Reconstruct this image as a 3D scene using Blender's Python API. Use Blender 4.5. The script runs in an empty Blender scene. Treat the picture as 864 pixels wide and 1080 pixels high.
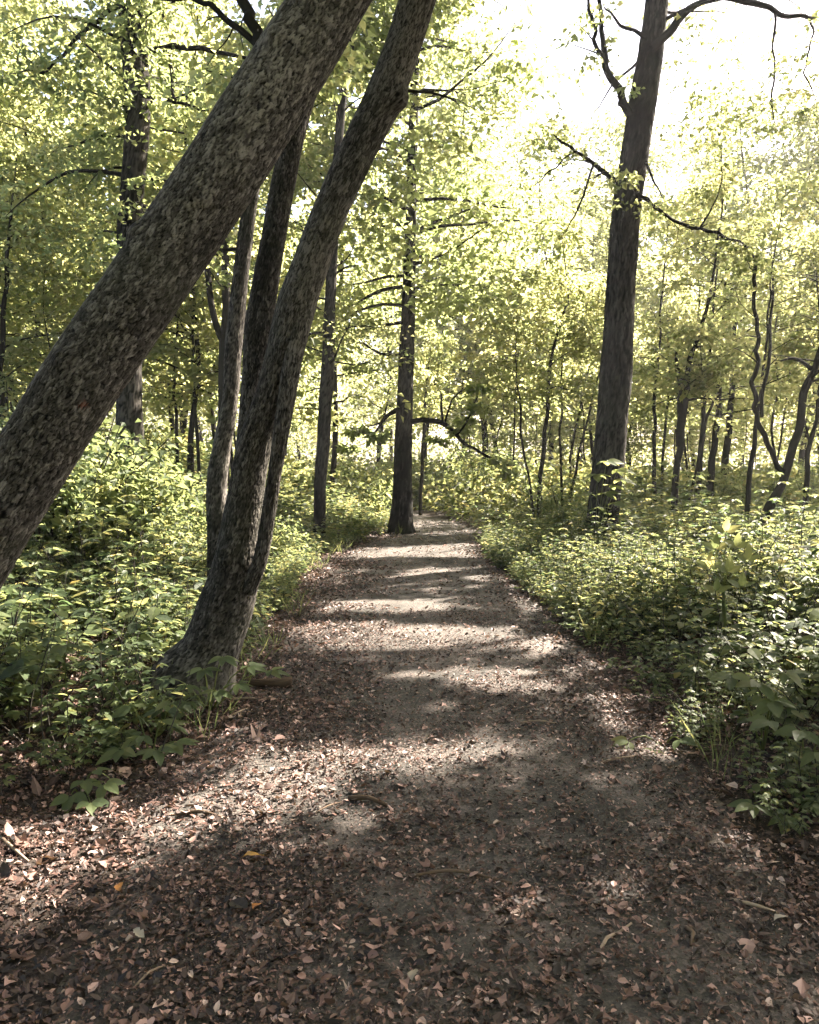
import bpy, math
import numpy as np
from mathutils import Vector

rng = np.random.default_rng(11)
scn = bpy.context.scene
COL = scn.collection
R = math.radians

# ------------------------------------------------------------------ camera model (used to measure the place)
PITCH = R(4.09); F = 840.0; EYE = 1.6
CP, SP = math.cos(PITCH), math.sin(PITCH)
def ray(px, py):
    a = (px - 432) / F; b = (540 - py) / F
    return np.array([a, CP + b * SP, -SP + b * CP])
def P(px, py, Y):
    d = ray(px, py)
    return np.array([0, 0, EYE]) + d * (Y / d[1])
def project(p):
    p = np.atleast_2d(p); q = p - np.array([0, 0, EYE])
    f = q[:, 1] * CP - q[:, 2] * SP; u = q[:, 1] * SP + q[:, 2] * CP
    f = np.where(f < 0.05, 0.05, f)
    return 432 + F * q[:, 0] / f, 540 - F * u / f

# sun
AZ, EL = R(53), R(40)
SUN = np.array([math.sin(AZ) * math.cos(EL), math.cos(AZ) * math.cos(EL), math.sin(EL)])

# ------------------------------------------------------------------ noise
def ss(a, b, x):
    t = np.clip((np.asarray(x, float) - a) / (b - a), 0, 1); return t * t * (3 - 2 * t)
_tab = np.random.default_rng(5).random(4096)
def _h(i, j, s=0):
    return _tab[(i * 127 + j * 911 + s * 733 + (i * j) % 97 * 31) % 4096]
def noise2(u, v, pu=None, s=0):
    iu = np.floor(u).astype(int); iv = np.floor(v).astype(int); fu = u - iu; fv = v - iv
    fu = fu * fu * (3 - 2 * fu); fv = fv * fv * (3 - 2 * fv)
    w = (lambda a: a % pu) if pu else (lambda a: a)
    a = _h(w(iu), iv, s); b = _h(w(iu + 1), iv, s); c = _h(w(iu), iv + 1, s); d = _h(w(iu + 1), iv + 1, s)
    return (a * (1 - fu) + b * fu) * (1 - fv) + (c * (1 - fu) + d * fu) * fv
def voro(u, v, pu, s=0):
    """periodic cells: distance to the border between the two nearest seeds, and the id of the nearest"""
    iu = np.floor(u).astype(int); iv = np.floor(v).astype(int)
    d1 = np.full(u.shape, 9.0); d2 = np.full(u.shape, 9.0); idn = np.zeros(u.shape)
    for di in (-1, 0, 1):
        for dj in (-1, 0, 1):
            ci = iu + di; cj = iv + dj; k = ci % pu
            du = ci + 0.1 + 0.8 * _h(k, cj, s) - u; dv = cj + 0.1 + 0.8 * _h(k, cj, s + 3) - v
            d = np.sqrt(du * du + dv * dv)
            near = d < d1
            d2 = np.where(near, d1, np.minimum(d2, d)); idn = np.where(near, _h(k, cj, s + 7), idn)
            d1 = np.where(near, d, d1)
    return d2 - d1, idn

# ------------------------------------------------------------------ terrain and path
def xc(y): return np.interp(y, [-6, 0, 4, 8, 11, 13.5, 15, 16, 17, 19, 22, 26, 40, 90], [.2, .2, .2, .2, .0, .12, .42, .70, .76, .45, -.6, -3, -12, -40])
def hw(y): return np.interp(y, [-6, 8, 12, 14, 15.5, 17, 20, 90], [1.22, 1.18, 1.12, 1.0, .72, .6, .7, 1.0])
def terrain(x, y):
    x = np.asarray(x, float); y = np.asarray(y, float)
    c, h = xc(np.minimum(y, 90)), hw(np.minimum(y, 90))
    dl = c - h - x; dr = x - c - h
    z = (0.22 + 0.85 * ss(3, 11, y)) * ss(0.2, 6.5, dl) + 0.6 * ss(6, 30, dl)
    z = z + 0.14 * ss(0.1, 1.8, dr) - 1.3 * ss(7, 26, dr)
    z = z - 0.12 * ss(21, 32, y) - 2.0 * ss(30, 70, y)
    off = ss(0, 0.8, np.maximum(dl, dr))
    z = z + off * (0.12 * (noise2(x * 0.7 + 50, y * 0.7 + 50) - .5) + 0.05 * (noise2(x * 2.3 + 90, y * 2.3 + 90) - .5))
    return z + 0.03 * (noise2(x * 0.5 + 20, y * 0.5 + 30) - .5) + 0.012 * (noise2(x * 4 + 200, y * 4 + 200) - .5)
def T(x, y): return float(terrain(x, y))
def Gp(px, py):
    d = ray(px, py); t = EYE / -d[2]
    for _ in range(12):
        p = np.array([0, 0, EYE]) + d * t
        t += (p[2] - T(p[0], p[1])) / -d[2] * 0.7
    return np.array([0, 0, EYE]) + d * t

# ------------------------------------------------------------------ mesh helpers
class MB:
    def __init__(s): s.v = []; s.q = []; s.uv = []; s.t = []; s.c = []; s.n = 0
    def add(s, V, Q, uv=None, tint=None, crack=None):
        V = np.asarray(V, np.float32).reshape(-1, 3); Q = np.asarray(Q, np.int32).reshape(-1, 4)
        k = len(V)
        s.v.append(V); s.q.append(Q + s.n); s.n += k
        s.uv.append(np.zeros((k, 2), np.float32) if uv is None else np.asarray(uv, np.float32))
        s.t.append(np.full(k, .5, np.float32) if tint is None else np.asarray(tint, np.float32))
        s.c.append(np.ones(k, np.float32) if crack is None else np.asarray(crack, np.float32))
    def arrays(s): return [np.concatenate(a) for a in (s.v, s.q, s.uv, s.t, s.c)]
    def build(s, name, mat, parent=None, smooth=True):
        me = mesh(name, *s.arrays(), mat, smooth)
        return link(name, me, parent)
def mesh(name, V, Q, uv, t, c, mat, smooth):
    me = bpy.data.meshes.new(name)
    nq = len(Q)
    me.vertices.add(len(V)); me.vertices.foreach_set('co', V.ravel())
    me.loops.add(nq * 4); me.loops.foreach_set('vertex_index', Q.ravel())
    me.polygons.add(nq); me.polygons.foreach_set('loop_start', np.arange(0, nq * 4, 4, dtype=np.int32))
    me.polygons.foreach_set('use_smooth', np.full(nq, smooth))
    me.update(calc_edges=True)
    l = me.uv_layers.new(name='UVMap'); l.data.foreach_set('uv', uv[Q.ravel()].ravel())
    a = me.attributes.new('tint', 'FLOAT', 'POINT'); a.data.foreach_set('value', t)
    a = me.attributes.new('crack', 'FLOAT', 'POINT'); a.data.foreach_set('value', c)
    me.materials.append(mat)
    return me
def link(name, me, parent=None):
    o = bpy.data.objects.new(name, me); COL.objects.link(o)
    if parent: o.parent = parent
    return o
def tag(o, label, cat, group=None):
    o['label'] = label; o['category'] = cat
    if group: o['group'] = group
    elif 'group' in o: del o['group']
    return o
def empty(name, loc, label, cat, group=None):
    o = bpy.data.objects.new(name, None); COL.objects.link(o); o.location = [float(a) for a in loc]
    o.empty_display_size = .3
    return tag(o, label, cat, group)
def dup(root, loc, rz, sc, label=None, group=None):
    r = root.copy(); COL.objects.link(r); r.location = [float(a) for a in loc]; r.rotation_euler = (0, 0, rz); r.scale = (sc, sc, sc)
    if label: r['label'] = label
    if group: r['group'] = group
    for ch in list(root.children):
        c = ch.copy(); COL.objects.link(c); c.parent = r
    return r

def resample(pts, rad, step):
    pts = np.asarray(pts, float); rad = np.asarray(rad, float)
    n = len(pts)
    if n == 2: pts = np.array([pts[0], (pts[0] + pts[1]) / 2, pts[1]]); rad = np.array([rad[0], rad.mean(), rad[1]]); n = 3
    ext = np.vstack([2 * pts[0] - pts[1], pts, 2 * pts[-1] - pts[-2]])
    er = np.concatenate([[rad[0]], rad, [rad[-1]]])
    O = []; Rr = []
    for i in range(n - 1):
        L = np.linalg.norm(pts[i + 1] - pts[i]); m = max(2, int(L / step))
        t = np.linspace(0, 1, m, endpoint=False)[:, None]
        a, b, c, d = ext[i], ext[i + 1], ext[i + 2], ext[i + 3]
        O.append(.5 * (2 * b + (c - a) * t + (2 * a - 5 * b + 4 * c - d) * t ** 2 + (3 * b - a - 3 * c + d) * t ** 3))
        Rr.append((er[i + 1] * (1 - t) + er[i + 2] * t)[:, 0])
    O.append(pts[-1:]); Rr.append(rad[-1:])
    return np.concatenate(O), np.concatenate(Rr)

def tube(mb, pts, rad, nseg=6, step=.25, bark=None, lump=0.0, tint=None, seed=0, flare=None, knots=()):
    pts, rad = resample(pts, rad, step)
    m = len(pts)
    t = np.gradient(pts, axis=0); t /= np.linalg.norm(t, axis=1)[:, None] + 1e-9
    ref = np.array([0, -1.0, 0.05]) if abs(t[0, 1]) < .8 else np.array([1.0, 0, 0])
    n1 = ref - t * (t @ ref)[:, None]; n1 /= np.linalg.norm(n1, axis=1)[:, None]
    n2 = np.cross(t, n1)
    s = np.concatenate([[0], np.cumsum(np.linalg.norm(np.diff(pts, axis=0), axis=1))])
    ang = np.linspace(0, 2 * math.pi, nseg, endpoint=False)
    A, S = np.meshgrid(ang, s); RR = np.repeat(rad[:, None], nseg, 1)
    crack = np.ones_like(A); tt = np.full_like(A, .5)
    off = np.zeros_like(A)
    un = A / (2 * math.pi)
    if lump:
        off += lump * RR * ((noise2(un * 4, S * 1.6 + seed * 9, 4, seed) - .5) * 1.5 + (noise2(un * 9, S * 4 + seed * 5, 9, seed + 1) - .5) * .6)
    if flare:
        k = np.exp(-S / flare[0]); off += RR * flare[1] * k * (.7 + .9 * (noise2(un * 5, S * .4 + 3, 5, seed + 2) - .3))
    if bark:
        cw, cl, depth = bark     # cell width, cell length, crack depth in metres
        r0 = float(np.mean(rad)); k = max(6, int(2 * math.pi * r0 / cw))
        wob = (noise2(un * (k // 2), S / cl * 2, max(1, k // 2), seed + 4) - .5) * 1.1
        uu = un * k + wob; vv = S / cl + (noise2(un * k, S / cl * 3, k, seed + 5) - .5) * .7
        d, idn = voro(uu % k, vv, k, seed)
        fine = noise2(un * k * 3, S / cl * 5, k * 3, seed + 6); k2 = int(k * 1.7)
        d2_, id2 = voro((un * k2 + wob * 1.7 + (fine - .5) * .8) % k2, S / cl * 1.9 + (fine - .5) * .6, k2, seed + 11)
        c1 = ss(.02, .17, d + (fine - .5) * .14); c2 = ss(.0, .16, d2_); br = noise2(un * 4, S * 2.2, 4, seed + 12)
        crack = np.clip(c1 * (1 - .55 * (1 - c2) * ss(.3, .7, br)), 0, 1)
        off += depth * ((crack - .6) * (.6 + .6 * idn) + .25 * (id2 - .5)) + depth * .35 * (fine - .5)
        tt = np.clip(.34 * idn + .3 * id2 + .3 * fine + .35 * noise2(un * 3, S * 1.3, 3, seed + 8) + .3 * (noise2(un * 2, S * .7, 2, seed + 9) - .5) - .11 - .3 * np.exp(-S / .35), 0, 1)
    elif tint is not None: tt[:] = tint
    for (ks, ka, kr, kh) in knots:
        da = (A - ka + math.pi) % (2 * math.pi) - math.pi; q = ((S - ks) / kr) ** 2 + (da * RR / kr) ** 2
        off += kh * np.exp(-q) - kh * .5 * np.exp(-q * 9)
    rr = RR + off
    V = pts[:, None, :] + (np.cos(A) * rr)[..., None] * n1[:, None, :] + (np.sin(A) * rr)[..., None] * n2[:, None, :]
    i = np.arange(m - 1)[:, None] * nseg; j = np.arange(nseg)[None, :]; j2 = (j + 1) % nseg
    Q = np.stack([i + j, i + j2, i + nseg + j2, i + nseg + j], -1).reshape(-1, 4)
    uv = np.stack([un * 2 * math.pi * float(np.mean(rad)), S], -1).reshape(-1, 2)
    mb.add(V.reshape(-1, 3), Q, uv, tt.ravel(), crack.ravel())
    return pts, rad

def unit(a): return a / (np.linalg.norm(a, axis=-1, keepdims=True) + 1e-9)
def leaves(mb, C, D, N, L, W, tint, kind=4, fold=.25, curl=0.0):
    """C leaf bases, D directions, N normals; kind 4 a folded diamond, 6 an ovate leaf of two halves"""
    n = len(C)
    D = unit(D); N = unit(N - D * np.sum(N * D, 1, keepdims=True)); B = np.cross(D, N)
    L = L[:, None]; W = W[:, None]; cu = np.broadcast_to(np.asarray(curl, float), (n,))[:, None] * L
    if kind == 4:
        v = [C, C + D * L * .45 + B * W * .5 + N * W * fold, C + D * L - N * L * .12 + N * cu, C + D * L * .45 - B * W * .5 + N * W * fold]
        q = [[0, 1, 2, 3]]
    elif kind == 14:
        st = (0, .14, .36, .62, .84, 1); wd = (0, .36, .5, .40, .2, 0); v = []
        mid = [C + D * L * q + N * (cu * q * q - L * .16 * q * q) for q in st]
        for sg in (1, -1): v += [mid[i] + B * W * wd[i] * sg + N * W * wd[i] * fold for i in (1, 2, 3, 4)]
        v = mid + v
        q = [[0, 6, 7, 2], [2, 7, 8, 3], [3, 8, 9, 5], [0, 2, 11, 10], [2, 3, 12, 11], [3, 5, 13, 12]]
    elif kind == 9:       # three-lobed dry leaf
        v = [C, C + D * L * .3 + B * W * .28 + N * W * fold * .4, C + D * L * .62 + B * W * .62 + N * (W * fold + cu * .5), C + D * L * .66 + B * W * .26 + N * W * .08, C + D * L + N * cu,
             C + D * L * .64 - B * W * .26 - N * W * .05, C + D * L * .55 - B * W * .62 + N * (W * fold * .7 - cu * .4), C + D * L * .28 - B * W * .3 + N * W * fold * .3]
        q = [[0, 1, 2, 3], [0, 3, 4, 5], [0, 5, 6, 7]]
    else:
        v = [C, C + D * L * .28 + B * W * .46 + N * W * fold, C + D * L * .68 + B * W * .36 + N * (W * fold * .6 + cu * .4), C + D * L - N * L * .1 + N * cu,
             C + D * L * .68 - B * W * .36 + N * (W * fold * .6 + cu * .4), C + D * L * .28 - B * W * .46 + N * W * fold]
        q = [[0, 1, 2, 3], [0, 3, 4, 5]]
    k = len(v)
    V = np.stack(v, 1).reshape(-1, 3)
    Q = (np.arange(n)[:, None, None] * k + np.array(q)[None]).reshape(-1, 4)
    mb.add(V, Q, tint=np.repeat(tint, k))

def spray_leaves(mb, C, Rd, nl, ll, kind=4, flat=.13, seed=0, tb=.5, tv=.6, up=.5, origin=None):
    g = np.random.default_rng(seed + 100)
    C = np.asarray(C); Rd = np.asarray(Rd); n = len(C)
    if n == 0: return
    idx = np.repeat(np.arange(n), nl); m = len(idx)
    az = g.random(m) * 2 * math.pi; rr = np.sqrt(g.random(m)) * Rd[idx]
    o = np.stack([np.cos(az) * rr, np.sin(az) * rr, g.normal(0, flat, m) * Rd[idx] - .35 * rr * rr / Rd[idx]], 1)
    tl = g.normal(0, .25, (n, 2)); o[:, 2] += o[:, 0] * tl[idx, 0] + o[:, 1] * tl[idx, 1]
    D = np.stack([np.cos(az), np.sin(az), np.full(m, -.25)], 1) + g.normal(0, .55, (m, 3))
    N = np.array([0, 0, 1.0]) + g.normal(0, up, (m, 3))
    L = ll * (.6 + .7 * g.random(m)); W = L * (.6 + .25 * g.random(m))
    ct = tb + tv * (g.random(n) - .5); P0 = C[idx] + o; tt = np.clip(ct[idx] + .3 * (g.random(m) - .5), 0, 1)
    if origin is not None:      # the gaps in the crowns that let the sun down to the path
        gd = to_ground(P0 + D * L[:, None] * .3 + origin); gb = gd + SUN * (.55 / SUN[2]); k = ~(lit(gd[:, 0], gd[:, 1]) | open_bank(gb[:, 0], gb[:, 1]))
        P0, D, N, L, W, tt = P0[k], D[k], N[k], L[k], W[k], tt[k]
    leaves(mb, P0, D, N, L, W, tt, kind)

# ------------------------------------------------------------------ materials
def nm(name):
    m = bpy.data.materials.new(name); m.use_nodes = True
    nt = m.node_tree; nt.nodes.clear()
    return m, nt, (lambda t, **k: _node(nt, t, k)), nt.links.new
def _node(nt, t, k):
    n = nt.nodes.new(t)
    for a, b in k.items(): setattr(n, a, b)
    return n
def ramp(node, stops):
    e = node.color_ramp.elements
    while len(e) < len(stops): e.new(.5)
    for x, (p, c) in zip(e, stops): x.position = p; x.color = (*c, 1)
def leaf_mat(name, base, trans, mixf=.5, rough=.5, spec=.35):
    m, nt, N, L = nm(name)
    at = N('ShaderNodeAttribute', attribute_name='tint')
    r1 = N('ShaderNodeValToRGB'); r2 = N('ShaderNodeValToRGB'); ramp(r1, base); ramp(r2, trans)
    L(at.outputs['Fac'], r1.inputs[0]); L(at.outputs['Fac'], r2.inputs[0])
    p = N('ShaderNodeBsdfPrincipled'); p.inputs['Roughness'].default_value = rough; p.inputs['Specular IOR Level'].default_value = spec
    t = N('ShaderNodeBsdfTranslucent'); mx = N('ShaderNodeMixShader'); mx.inputs[0].default_value = mixf
    out = N('ShaderNodeOutputMaterial')
    L(r1.outputs[0], p.inputs['Base Color']); L(r2.outputs[0], t.inputs['Color'])
    L(p.outputs[0], mx.inputs[1]); L(t.outputs[0], mx.inputs[2]); L(mx.outputs[0], out.inputs[0])
    return m
M_CANOPY = leaf_mat('canopy leaf', [(0, (.03, .053, .018)), (.5, (.062, .085, .027)), (1, (.115, .115, .04))],
                    [(0, (.17, .225, .085)), (.5, (.325, .37, .145)), (1, (.54, .515, .235))], .7)
M_PLANT = leaf_mat('undergrowth leaf', [(0, (.04, .06, .03)), (.55, (.068, .10, .04)), (.9, (.11, .14, .055)), (1, (.24, .19, .05))],
                   [(0, (.09, .14, .055)), (.6, (.29, .32, .12)), (1, (.50, .44, .17))], .55, .55, .3)
M_LITTER = leaf_mat('dry leaf', [(0, (.014, .010, .008)), (.35, (.05, .032, .025)), (.65, (.165, .094, .074)), (.88, (.37, .238, .198)), (1, (.42, .33, .28))],
                    [(0, (.03, .02, .01)), (1, (.25, .15, .08))], .12, .6, .3)
M_YELLOW = leaf_mat('yellowed leaf', [(0, (.30, .11, .03)), (1, (.42, .23, .06))], [(0, (.3, .12, .02)), (1, (.3, .15, .03))], .15)
M_PALE = leaf_mat('pale dry leaf', [(0, (.20, .16, .12)), (1, (.30, .27, .21))], [(0, (.2, .18, .1)), (1, (.2, .18, .1))], .12)

def bark_mat(name, dark, mid, light, moss=.0, us=60, vs=18, bump=.5, stain=None):
    m, nt, N, L = nm(name)
    at = N('ShaderNodeAttribute', attribute_name='tint'); ck = N('ShaderNodeAttribute', attribute_name='crack')
    uv = N('ShaderNodeUVMap'); mp = N('ShaderNodeMapping'); mp.inputs['Scale'].default_value = (us, vs, 1); L(uv.outputs[0], mp.inputs[0])
    nz = N('ShaderNodeTexNoise'); nz.inputs['Scale'].default_value = 1; nz.inputs['Detail'].default_value = 6; nz.inputs['Roughness'].default_value = .65; L(mp.outputs[0], nz.inputs[0])
    vo = N('ShaderNodeTexVoronoi', feature='DISTANCE_TO_EDGE'); vo.inputs['Scale'].default_value = .6; L(mp.outputs[0], vo.inputs[0])
    ad = N('ShaderNodeMath', operation='MULTIPLY_ADD'); L(nz.outputs[0], ad.inputs[0]); ad.inputs[1].default_value = .9; ad.inputs[2].default_value = -.42
    s = N('ShaderNodeMath', operation='ADD'); L(at.outputs['Fac'], s.inputs[0]); L(ad.outputs[0], s.inputs[1])
    rp = N('ShaderNodeValToRGB'); ramp(rp, [(.05, dark), (.45, mid), (.85, light)]); L(s.outputs[0], rp.inputs[0])
    cr = N('ShaderNodeMapRange'); L(ck.outputs['Fac'], cr.inputs[0]); cr.inputs[3].default_value = .10; cr.inputs[4].default_value = 1
    mx = N('ShaderNodeMix', data_type='RGBA', blend_type='MULTIPLY'); mx.inputs[0].default_value = 1
    L(rp.outputs[0], mx.inputs[6]); L(cr.outputs[0], mx.inputs[7])
    col = mx.outputs[2]
    if moss:
        n2 = N('ShaderNodeTexNoise'); n2.inputs['Scale'].default_value = 2.2; n2.inputs['Detail'].default_value = 5
        tc = N('ShaderNodeTexCoord'); L(tc.outputs['Object'], n2.inputs[0])
        r2 = N('ShaderNodeMapRange'); L(n2.outputs[0], r2.inputs[0]); r2.inputs[1].default_value = .48; r2.inputs[2].default_value = .7; r2.inputs[4].default_value = moss
        m2 = N('ShaderNodeMix', data_type='RGBA'); L(r2.outputs[0], m2.inputs[0]); L(col, m2.inputs[6]); m2.inputs[7].default_value = (.055, .065, .04, 1); col = m2.outputs[2]
    if stain is not None:
        tc2 = N('ShaderNodeTexCoord'); mp2 = N('ShaderNodeMapping', vector_type='POINT'); mp2.inputs['Location'].default_value = [-a for a in stain]
        L(tc2.outputs['Object'], mp2.inputs[0]); ln = N('ShaderNodeVectorMath', operation='LENGTH'); L(mp2.outputs[0], ln.inputs[0])
        ns = N('ShaderNodeMath', operation='MULTIPLY_ADD'); L(nz.outputs[0], ns.inputs[0]); ns.inputs[1].default_value = .09; L(ln.outputs['Value'], ns.inputs[2])
        rs = N('ShaderNodeMapRange'); L(ns.outputs[0], rs.inputs[0]); rs.inputs[1].default_value = .068; rs.inputs[2].default_value = .092; rs.inputs[3].default_value = .85; rs.inputs[4].default_value = 0
        m3 = N('ShaderNodeMix', data_type='RGBA'); L(rs.outputs[0], m3.inputs[0]); L(col, m3.inputs[6]); m3.inputs[7].default_value = (.20, .05, .025, 1); col = m3.outputs[2]
    h = N('ShaderNodeMath', operation='MULTIPLY_ADD'); L(vo.outputs[0], h.inputs[0]); h.inputs[1].default_value = .8; L(nz.outputs[0], h.inputs[2])
    bp = N('ShaderNodeBump'); bp.inputs['Strength'].default_value = bump; bp.inputs['Distance'].default_value = .012; L(h.outputs[0], bp.inputs['Height'])
    p = N('ShaderNodeBsdfPrincipled'); p.inputs['Roughness'].default_value = .95; p.inputs['Specular IOR Level'].default_value = .06
    L(col, p.inputs['Base Color']); L(bp.outputs[0], p.inputs['Normal'])
    out = N('ShaderNodeOutputMaterial'); L(p.outputs[0], out.inputs[0])
    return m
M_BARK = bark_mat('flaky grey bark', (.011, .010, .008), (.038, .035, .03), (.14, .13, .115), .2, 90, 26, .7)
M_RIDGE = bark_mat('furrowed dark bark', (.005, .0045, .0038), (.016, .015, .0125), (.065, .06, .052), .2, 50, 6)
M_TWIG = bark_mat('smooth thin bark', (.011, .010, .008), (.022, .02, .016), (.045, .041, .034), 0, 40, 8, .3)
M_STICK = bark_mat('dead wood', (.05, .035, .025), (.12, .085, .06), (.26, .2, .15), 0, 80, 10, .4)

def ground_mat(name, cols, sc, fine, rough=.95, bump=.02):
    m, nt, N, L = nm(name)
    tc = N('ShaderNodeTexCoord')
    n1 = N('ShaderNodeTexNoise'); n1.inputs['Scale'].default_value = sc; n1.inputs['Detail'].default_value = 8; n1.inputs['Roughness'].default_value = .6
    n2 = N('ShaderNodeTexNoise'); n2.inputs['Scale'].default_value = fine; n2.inputs['Detail'].default_value = 6; n2.inputs['Roughness'].default_value = .75
    vo = N('ShaderNodeTexVoronoi'); vo.inputs['Scale'].default_value = fine * .8
    for n in (n1, n2, vo): L(tc.outputs['Object'], n.inputs['Vector'])
    a = N('ShaderNodeMath', operation='MULTIPLY_ADD'); L(n2.outputs[0], a.inputs[0]); a.inputs[1].default_value = .9; L(n1.outputs[0], a.inputs[2])
    b = N('ShaderNodeMath', operation='MULTIPLY_ADD'); L(vo.outputs['Color'], b.inputs[0]); b.inputs[1].default_value = .28; L(a.outputs[0], b.inputs[2])
    sub = N('ShaderNodeMath', operation='SUBTRACT'); L(b.outputs[0], sub.inputs[0]); sub.inputs[1].default_value = .6
    rp = N('ShaderNodeValToRGB'); ramp(rp, cols); L(sub.outputs[0], rp.inputs[0])
    bp = N('ShaderNodeBump'); bp.inputs['Strength'].default_value = .8; bp.inputs['Distance'].default_value = bump; L(b.outputs[0], bp.inputs['Height'])
    p = N('ShaderNodeBsdfPrincipled'); p.inputs['Roughness'].default_value = rough; p.inputs['Specular IOR Level'].default_value = .25
    L(rp.outputs[0], p.inputs['Base Color']); L(bp.outputs[0], p.inputs['Normal'])
    out = N('ShaderNodeOutputMaterial'); L(p.outputs[0], out.inputs[0])
    return m
M_SOIL = ground_mat('forest soil', [(.1, (.01, .008, .006)), (.45, (.026, .02, .015)), (.7, (.06, .044, .034)), (.92, (.12, .088, .068))], 3, 45)
M_PATH = ground_mat('gravel path', [(.18, (.018, .018, .015)), (.47, (.052, .048, .041)), (.7, (.125, .104, .09)), (.95, (.35, .26, .225))], 2.2, 90, .9, .012)

# ------------------------------------------------------------------ ground and path
def axis(lo, hi, dense, a, b):
    x = [0.0]; s = dense
    inner = np.arange(a, b + dense, dense)
    out = [b]; 
    while out[-1] < hi: out.append(out[-1] + max(dense, (out[-1] - b) * .12 + dense))
    lo_ = [a]
    while lo_[-1] > lo: lo_.append(lo_[-1] - max(dense, (a - lo_[-1]) * .12 + dense))
    return np.unique(np.round(np.concatenate([lo_, inner, out]), 4))
def sheet(name, X, Y, Zf, mat):
    XX, YY = np.meshgrid(X, Y)
    mb = MB(); nx = len(X)
    V = np.stack([XX, YY, Zf(XX, YY)], -1).reshape(-1, 3)
    i = np.arange(len(Y) - 1)[:, None] * nx; j = np.arange(nx - 1)[None]
    mb.add(V, np.stack([i + j, i + j + 1, i + nx + j + 1, i + nx + j], -1).reshape(-1, 4))
    o = mb.build(name, mat); o['kind'] = 'structure'; return o
sheet('ground', axis(-400, 400, .12, -9, 9), axis(-60, 500, .12, 0, 22), terrain, M_SOIL)
ys = np.arange(-4, 60, .08); us = np.linspace(-1, 1, 41)
U, YY = np.meshgrid(us, ys)
wl = hw(YY) + .12 + .22 * (noise2(YY * 1.1 + 7, U * 0 + 3) - .5) + .14 * (noise2(YY * 4 + 7, U * 0 + 9) - .5)
wr = hw(YY) + .06 + .22 * (noise2(YY * 1.1 + 57, U * 0 + 3) - .5) + .14 * (noise2(YY * 4 + 77, U * 0 + 9) - .5)
XX = xc(YY) + np.where(U < 0, U * wl, U * wr)
ZZ = terrain(XX, YY) + .012 - .016 * ss(.8, 1, np.abs(U)) + .006
mb = MB(); i = np.arange(len(ys) - 1)[:, None] * 41; j = np.arange(40)[None]
mb.add(np.stack([XX, YY, ZZ], -1).reshape(-1, 3), np.stack([i + j, i + j + 1, i + 42 + j, i + 41 + j], -1).reshape(-1, 4))
mb.build('path', M_PATH)['kind'] = 'structure'
def surf(x, y):
    on = np.abs(x - xc(y)) < hw(y)
    return terrain(x, y) + np.where(on, .016, 0)

# ------------------------------------------------------------------ where the sun reaches the ground
def poly_g(pts): return np.array([Gp(*p)[:2] for p in pts])
LIT = [poly_g(p) for p in [
    [(-40, 870), (120, 856), (250, 818), (330, 798), (430, 788), (570, 788), (575, 803), (450, 812), (390, 832), (320, 850), (235, 900), (140, 955), (60, 985), (-40, 1005)],
    [(425, 711), (500, 707), (598, 712), (598, 731), (530, 733), (425, 722)],
    [(300, 662), (420, 658), (520, 664), (580, 676), (575, 694), (440, 690), (310, 680)],
    [(330, 636), (470, 634), (520, 644), (420, 650), (330, 646)],
    [(420, 600), (515, 600), (515, 612), (420, 612)],
    [(380, 578), (515, 574), (515, 588), (380, 590)],
    [(610, 925), (680, 935), (690, 960), (620, 960)],
    [(690, 745), (740, 770), (735, 815), (680, 805)],
    [(500, 965), (560, 970), (560, 990), (510, 990)],
]]
def inpoly(x, y, p):
    c = np.zeros(x.shape, bool); n = len(p); j = n - 1
    for i in range(n):
        xi, yi = p[i]; xj, yj = p[j]
        k = ((yi > y) != (yj > y)) & (x < (xj - xi) * (y - yi) / (yj - yi + 1e-12) + xi)
        c ^= k; j = i
    return c
def lit(x, y):
    x0, y0 = x, y; x = x + .32 * (noise2(x0 * 2.2 + 31, y0 * 2.2 + 17) - .5) + .12 * (noise2(x0 * 6 + 31, y0 * 6 + 17) - .5); y = y + .34 * (noise2(x0 * 2.2 + 71, y0 * 2.2 + 47) - .5) + .14 * (noise2(x0 * 6 + 7, y0 * 6 + 4) - .5)
    c = np.zeros(np.shape(x), bool)
    for p in LIT: c |= inpoly(x, y, p)
    sp = noise2(x0 * 4.2 + 3, y0 * 4.2 + 8) * .6 + noise2(x0 * 9 + 3, y0 * 9 + 8) * .4
    return (c & (sp > .22)) | ((sp > .74) & (y0 > 3.2) & (y0 < 14) & (np.abs(x0) < 1.6))
def open_bank(x, y):
    d = noise2(x * .9 + 11, y * .9 + 5) * .6 + noise2(x * 2.4 + 11, y * 2.4 + 5) * .4
    return ((x > 1.65) & (y > 4.3) & (y < 15) & (d < .60)) | ((x < -1.2) & (x > -5) & (y > 4.3) & (y < 11) & (d < .57)) | ((x <= -5) & (x > -8) & (y < 13) & (d < .46))
def to_ground(C, h=0.0):
    return C - SUN * ((C[:, 2:3] - h) / SUN[2])
def carve(C, keep_dapple=True):
    """drop the sprays that would shade the sunlit patches"""
    C = np.asarray(C)
    if len(C) == 0: return np.zeros(0, bool)
    g = to_ground(C); return ~lit(g[:, 0], g[:, 1])

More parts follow.
